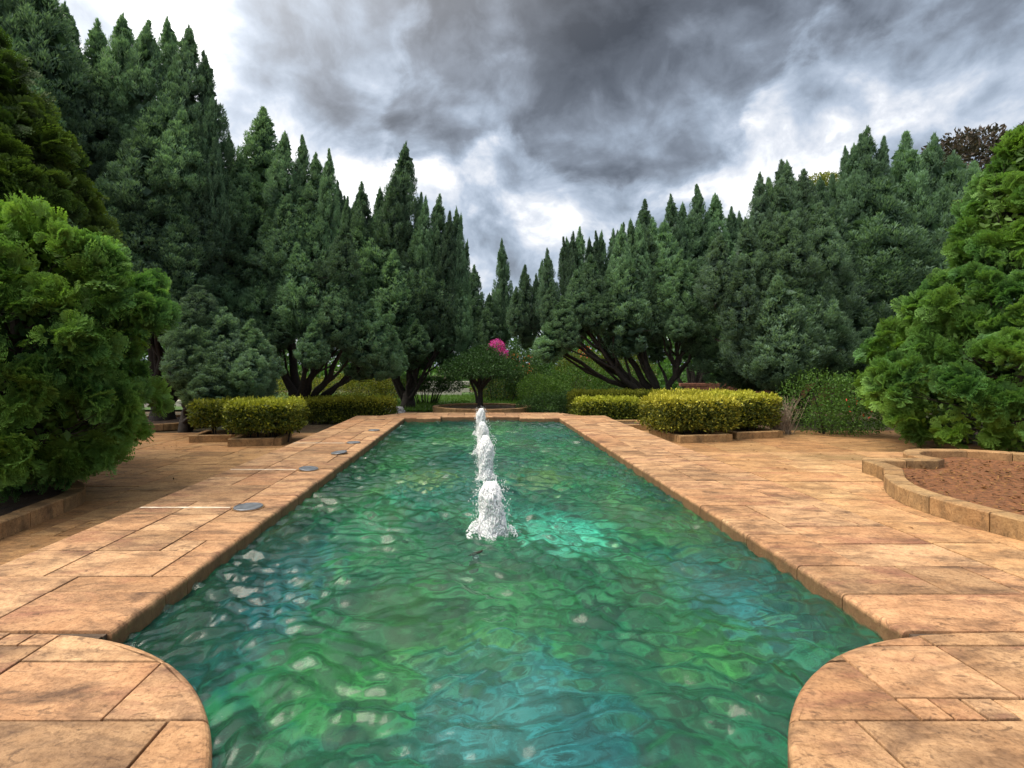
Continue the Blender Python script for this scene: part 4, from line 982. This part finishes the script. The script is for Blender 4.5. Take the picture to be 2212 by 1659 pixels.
fl_ = shrub('flowering_shrub', (1.05, 25.6, GZ), [(0, 0, 1.5, 1.5, 1.2, 1.5), (1.6, 0, 1.4, 1.5, 1.2, 1.2)], 7000, .13, 'green', 'bougainvillea with bright magenta top and coral blooms beyond the umbrella tree', 79,
      flowers=[('pink', [(-.05, -.4, 2.70, .48, .5, .36), (.25, -.7, 2.40, .32, .3, .22)], 800, .11), ('coral', [(1.2, -1.0, 1.9, .9, .5, .5)], 60, .10)]); fl_.scale = (.85, .85, 1.0)
shrub('flowering_shrub', (-5.6, 31, GZ), [(0, 0, .9, 1.2, .9, .9)], 4000, .11, 'mid', 'low shrub with dull pink blooms left of the umbrella tree', 80, flowers=[('pink', [(-.1, -.4, 1.3, .85, .6, .45)], 420, .10)])
shrub('leafy_shrub', (7.6, 30, GZ), [(-1.2, 0, 1.4, 1.8, 1.2, 1.3), (1.2, 0, 1.6, 1.7, 1.2, 1.4)], 8000, .12, 'lime', 'ochre-leaved shrub seen through the wide juniper limbs', 81, tone=(.0, .45), flowers=[('coral', [(-1.4, -.9, 2.6, .35, .3, .3)], 60, .12)])
shrub('leafy_shrub', (9.55, 13.7, GZ), [(-.35, .1, .85, .95, .9, .85), (.7, 0, .8, 1.1, .9, .82), (.1, -.4, .5, 1.0, .6, .5)], 9500, .065, 'mid', 'rounded green shrub with a few red flowers beside the right thuja', 82, tone=(.05, .7), flowers=[('coral', [(.3, -.75, .8, .55, .25, .4)], 26, .07)])
shrub('leafy_shrub', (2.2, 31.5, GZ), [(-1.6, 0, 1.5, 1.7, 1.2, 1.7), (.6, .3, 1.9, 1.8, 1.2, 2.1), (2.8, 0, 1.5, 1.7, 1.2, 1.8)], 9000, .14, 'green', 'tall dark green shrub directly behind the magenta bougainvillea', 83, tone=(.1, .8))
# dry twiggy shrub
o = empty('dry_shrub', (8.15, 13.6, GZ), 'bare dry twiggy shrub between the right hedge and the green shrub', 'shrub'); paths = []
for k in range(64):
    a = random.uniform(0, 6.28); l = random.uniform(.5, 1.15); s = Vector((random.uniform(-.25, .25), random.uniform(-.15, .15), -.03)); e = s + Vector((math.cos(a) * .45, math.sin(a) * .35, 1)).normalized() * l
    paths.append((bez(s, (s + e) / 2 + Vector((random.uniform(-.1, .1), 0, .05)), e, 4), [.010, .009, .007, .005, .003]))
    for q in range(3):
        m = s.lerp(e, random.uniform(.4, .9)); paths.append(([m, m + Vector((random.uniform(-.25, .25), random.uniform(-.2, .2), random.uniform(.05, .3)))], [.005, .002]))
V, F = tubes(paths, 5); mesh_obj('twigs', V, F, M['twig'], o)
# broadleaf trees
def broad_tree(loc, ells, n, leaf, mat, label, seed, tone=(.1, .9)):
    h = min(e[2] - e[5] for e in ells); top = Vector((ells[0][0], ells[0][1], ells[0][2]))
    paths = [(bez(Vector((0, 0, -.1)), Vector((.1, 0, h * .5)), Vector((0, 0, h)), 4), [.24, .2, .18, .16, .14])]
    for e in ells: paths.append((bez(Vector((0, 0, h * .8)), Vector((e[0] * .4, e[1] * .4, (h + e[2]) / 2)), Vector(e[:3]), 4), [.12, .09, .07, .05, .03]))
    return shrub('broadleaf_tree', loc, ells, n, leaf, mat, label, seed, 'tree', None, tone=tone, part='crown', stem_name='trunk', stem_paths=paths)
q = PX(2085, 330, 27); broad_tree((q.x, 27, GZ), [(0, 0, q.z - .4, 2.4, 1.6, 1.3), (-1.7, 0, q.z - .7, 1.1, 1.0, .8), (1.0, 0, q.z + .6, 1.4, 1.2, .9), (-.3, 0, q.z + .7, .8, .8, .7), (0, 0, q.z - 2, 2.2, 1.6, 1.5), (-1.6, 0, q.z + .35, .45, .4, .5), (2.2, 0, q.z + .4, .7, .6, .9)], 5200, .26, 'broad', 'dark reddish broadleaf tree behind the upper right juniper', 91)
q = PX(1772, 400, 27); broad_tree((q.x, 27, GZ), [(0, 0, q.z - .1, 1.3, 1.0, .95), (.4, 0, q.z + .35, .8, .8, .55), (-.3, 0, q.z - 1.6, 1.3, 1.0, 1.0)], 5000, .14, 'lime', 'lime green broadleaf crown peeping between the right junipers', 92, (.1, .75))
q = PX(488, 395, 20.5); broad_tree((q.x, 20.5, GZ), [(0, 0, q.z - .2, .9, .7, .6), (.3, 0, q.z - 1.2, .8, .8, .9)], 2200, .13, 'lime', 'small yellowish crown in the gap between the two left junipers', 93, (.1, .8))
q = PX(2240, 290, 24); broad_tree((q.x, 24, GZ), [(0, 0, q.z - .5, 1.0, .9, 1.2), (-.5, 0, q.z + .3, .4, .4, .5)], 1500, .24, 'broad', 'reddish leaf tips at the right edge of the view', 94)
# far wood that closes the view between the trunks
def far_wood():
    r = random.Random(5); ells = []
    for k in range(64):
        x = -70 + 140 * k / 63 + r.uniform(-1.5, 1.5); ells.append((x, r.uniform(46, 54), r.uniform(2.0, 3.6), r.uniform(2.4, 3.8), 2.5, r.uniform(2.6, 4.2)))
        ells.append((x * .75, r.uniform(38, 43), r.uniform(.4, .9), r.uniform(1.6, 2.6), 1.6, r.uniform(.9, 1.5)))
    V, F, T = leaf_cloud(ells, 90000, .42, 6, (.05, .8)); V[:, 2] += GZ
    o = link(bpy.data.objects.new('far_wood', np_mesh('far_wood', V, F, M['mid'], T)))
    tag(o, 'mass of green bushes closing the view behind the junipers', 'bushes', kind='stuff')
far_wood()
# low walls at the back
def brick_wall(loc, length, courses, label, mat, size=(.46, .20, .15), rot=0):
    o = empty('low_wall', loc, label, 'wall'); o.rotation_euler.z = rot; me = None
    bw, bd, bh = size
    for c in range(courses):
        n = int(length / bw)
        for k in range(n):
            if me is None:
                bm = bmesh.new(); bmesh.ops.create_cube(bm, size=1); bmesh.ops.scale(bm, vec=(bw - .012, bd, bh - .012), verts=bm.verts); bmesh.ops.bevel(bm, geom=bm.edges[:], offset=.008, segments=1, affect='EDGES')
                me = bpy.data.meshes.new('brick'); bm.to_mesh(me); bm.free(); me.materials.append(M[mat])
            b = link(bpy.data.objects.new('brick', me), o); b.location = ((k - n / 2 + .5 * (c % 2)) * bw, random.uniform(-.006, .006), (c + .5) * bh)
    return o
w = PX(1620, 826, 22.5); brick_wall((w.x + 1.5, 22.5, GZ), 9.2, 7, 'low red brick wall behind the right junipers', 'brick')
w = PX(420, 876, 22); brick_wall((w.x - 1, 22.3, GZ), 9.2, 2, 'low pale stone edging seen under the left trees', 'pale', (.92, .3, .16))
w = PX(965, 828, 31); brick_wall((w.x, 31, GZ), 2.8, 4, 'short pale bench-like wall beyond the clipped shrubs', 'pale', (.92, .4, .22))
# rock by the far left hedge
bm = bmesh.new(); bmesh.ops.create_icosphere(bm, subdivisions=3, radius=1)
for v in bm.verts:
    v.co *= 1 + .35 * mn.fractal(v.co * 1.4, 1, 2, 4); v.co.x *= .42; v.co.y *= .3; v.co.z *= .26
me = bpy.data.meshes.new('rock'); bm.to_mesh(me); bm.free(); me.materials.append(M['rock'])
w = PX(855, 885, 18); o = link(bpy.data.objects.new('rock', me)); o.location = (w.x, 18, GZ + .12); tag(o, 'grey rock beside the far left end of the coping', 'rock')
# grass tufts of the lawn and litter in the beds
def grass():
    r = np.random.default_rng(9); n = 26000
    pos = np.stack([r.uniform(-9, 9, n), r.uniform(19.5, 30, n), np.full(n, GZ + .03)], 1)
    V, F, T = leaves(pos, np.stack([r.normal(0, .35, n), r.normal(0, .35, n), np.ones(n)], 1), r.normal(0, 1, (n, 3)), r.uniform(.08, .22, n), .02, r.uniform(.1, .9, n))
    o = link(bpy.data.objects.new('grass', np_mesh('grass', V, F, M['grass'], T))); tag(o, 'bright green grass of the lawn beyond the pool', 'grass', kind='stuff')
grass()
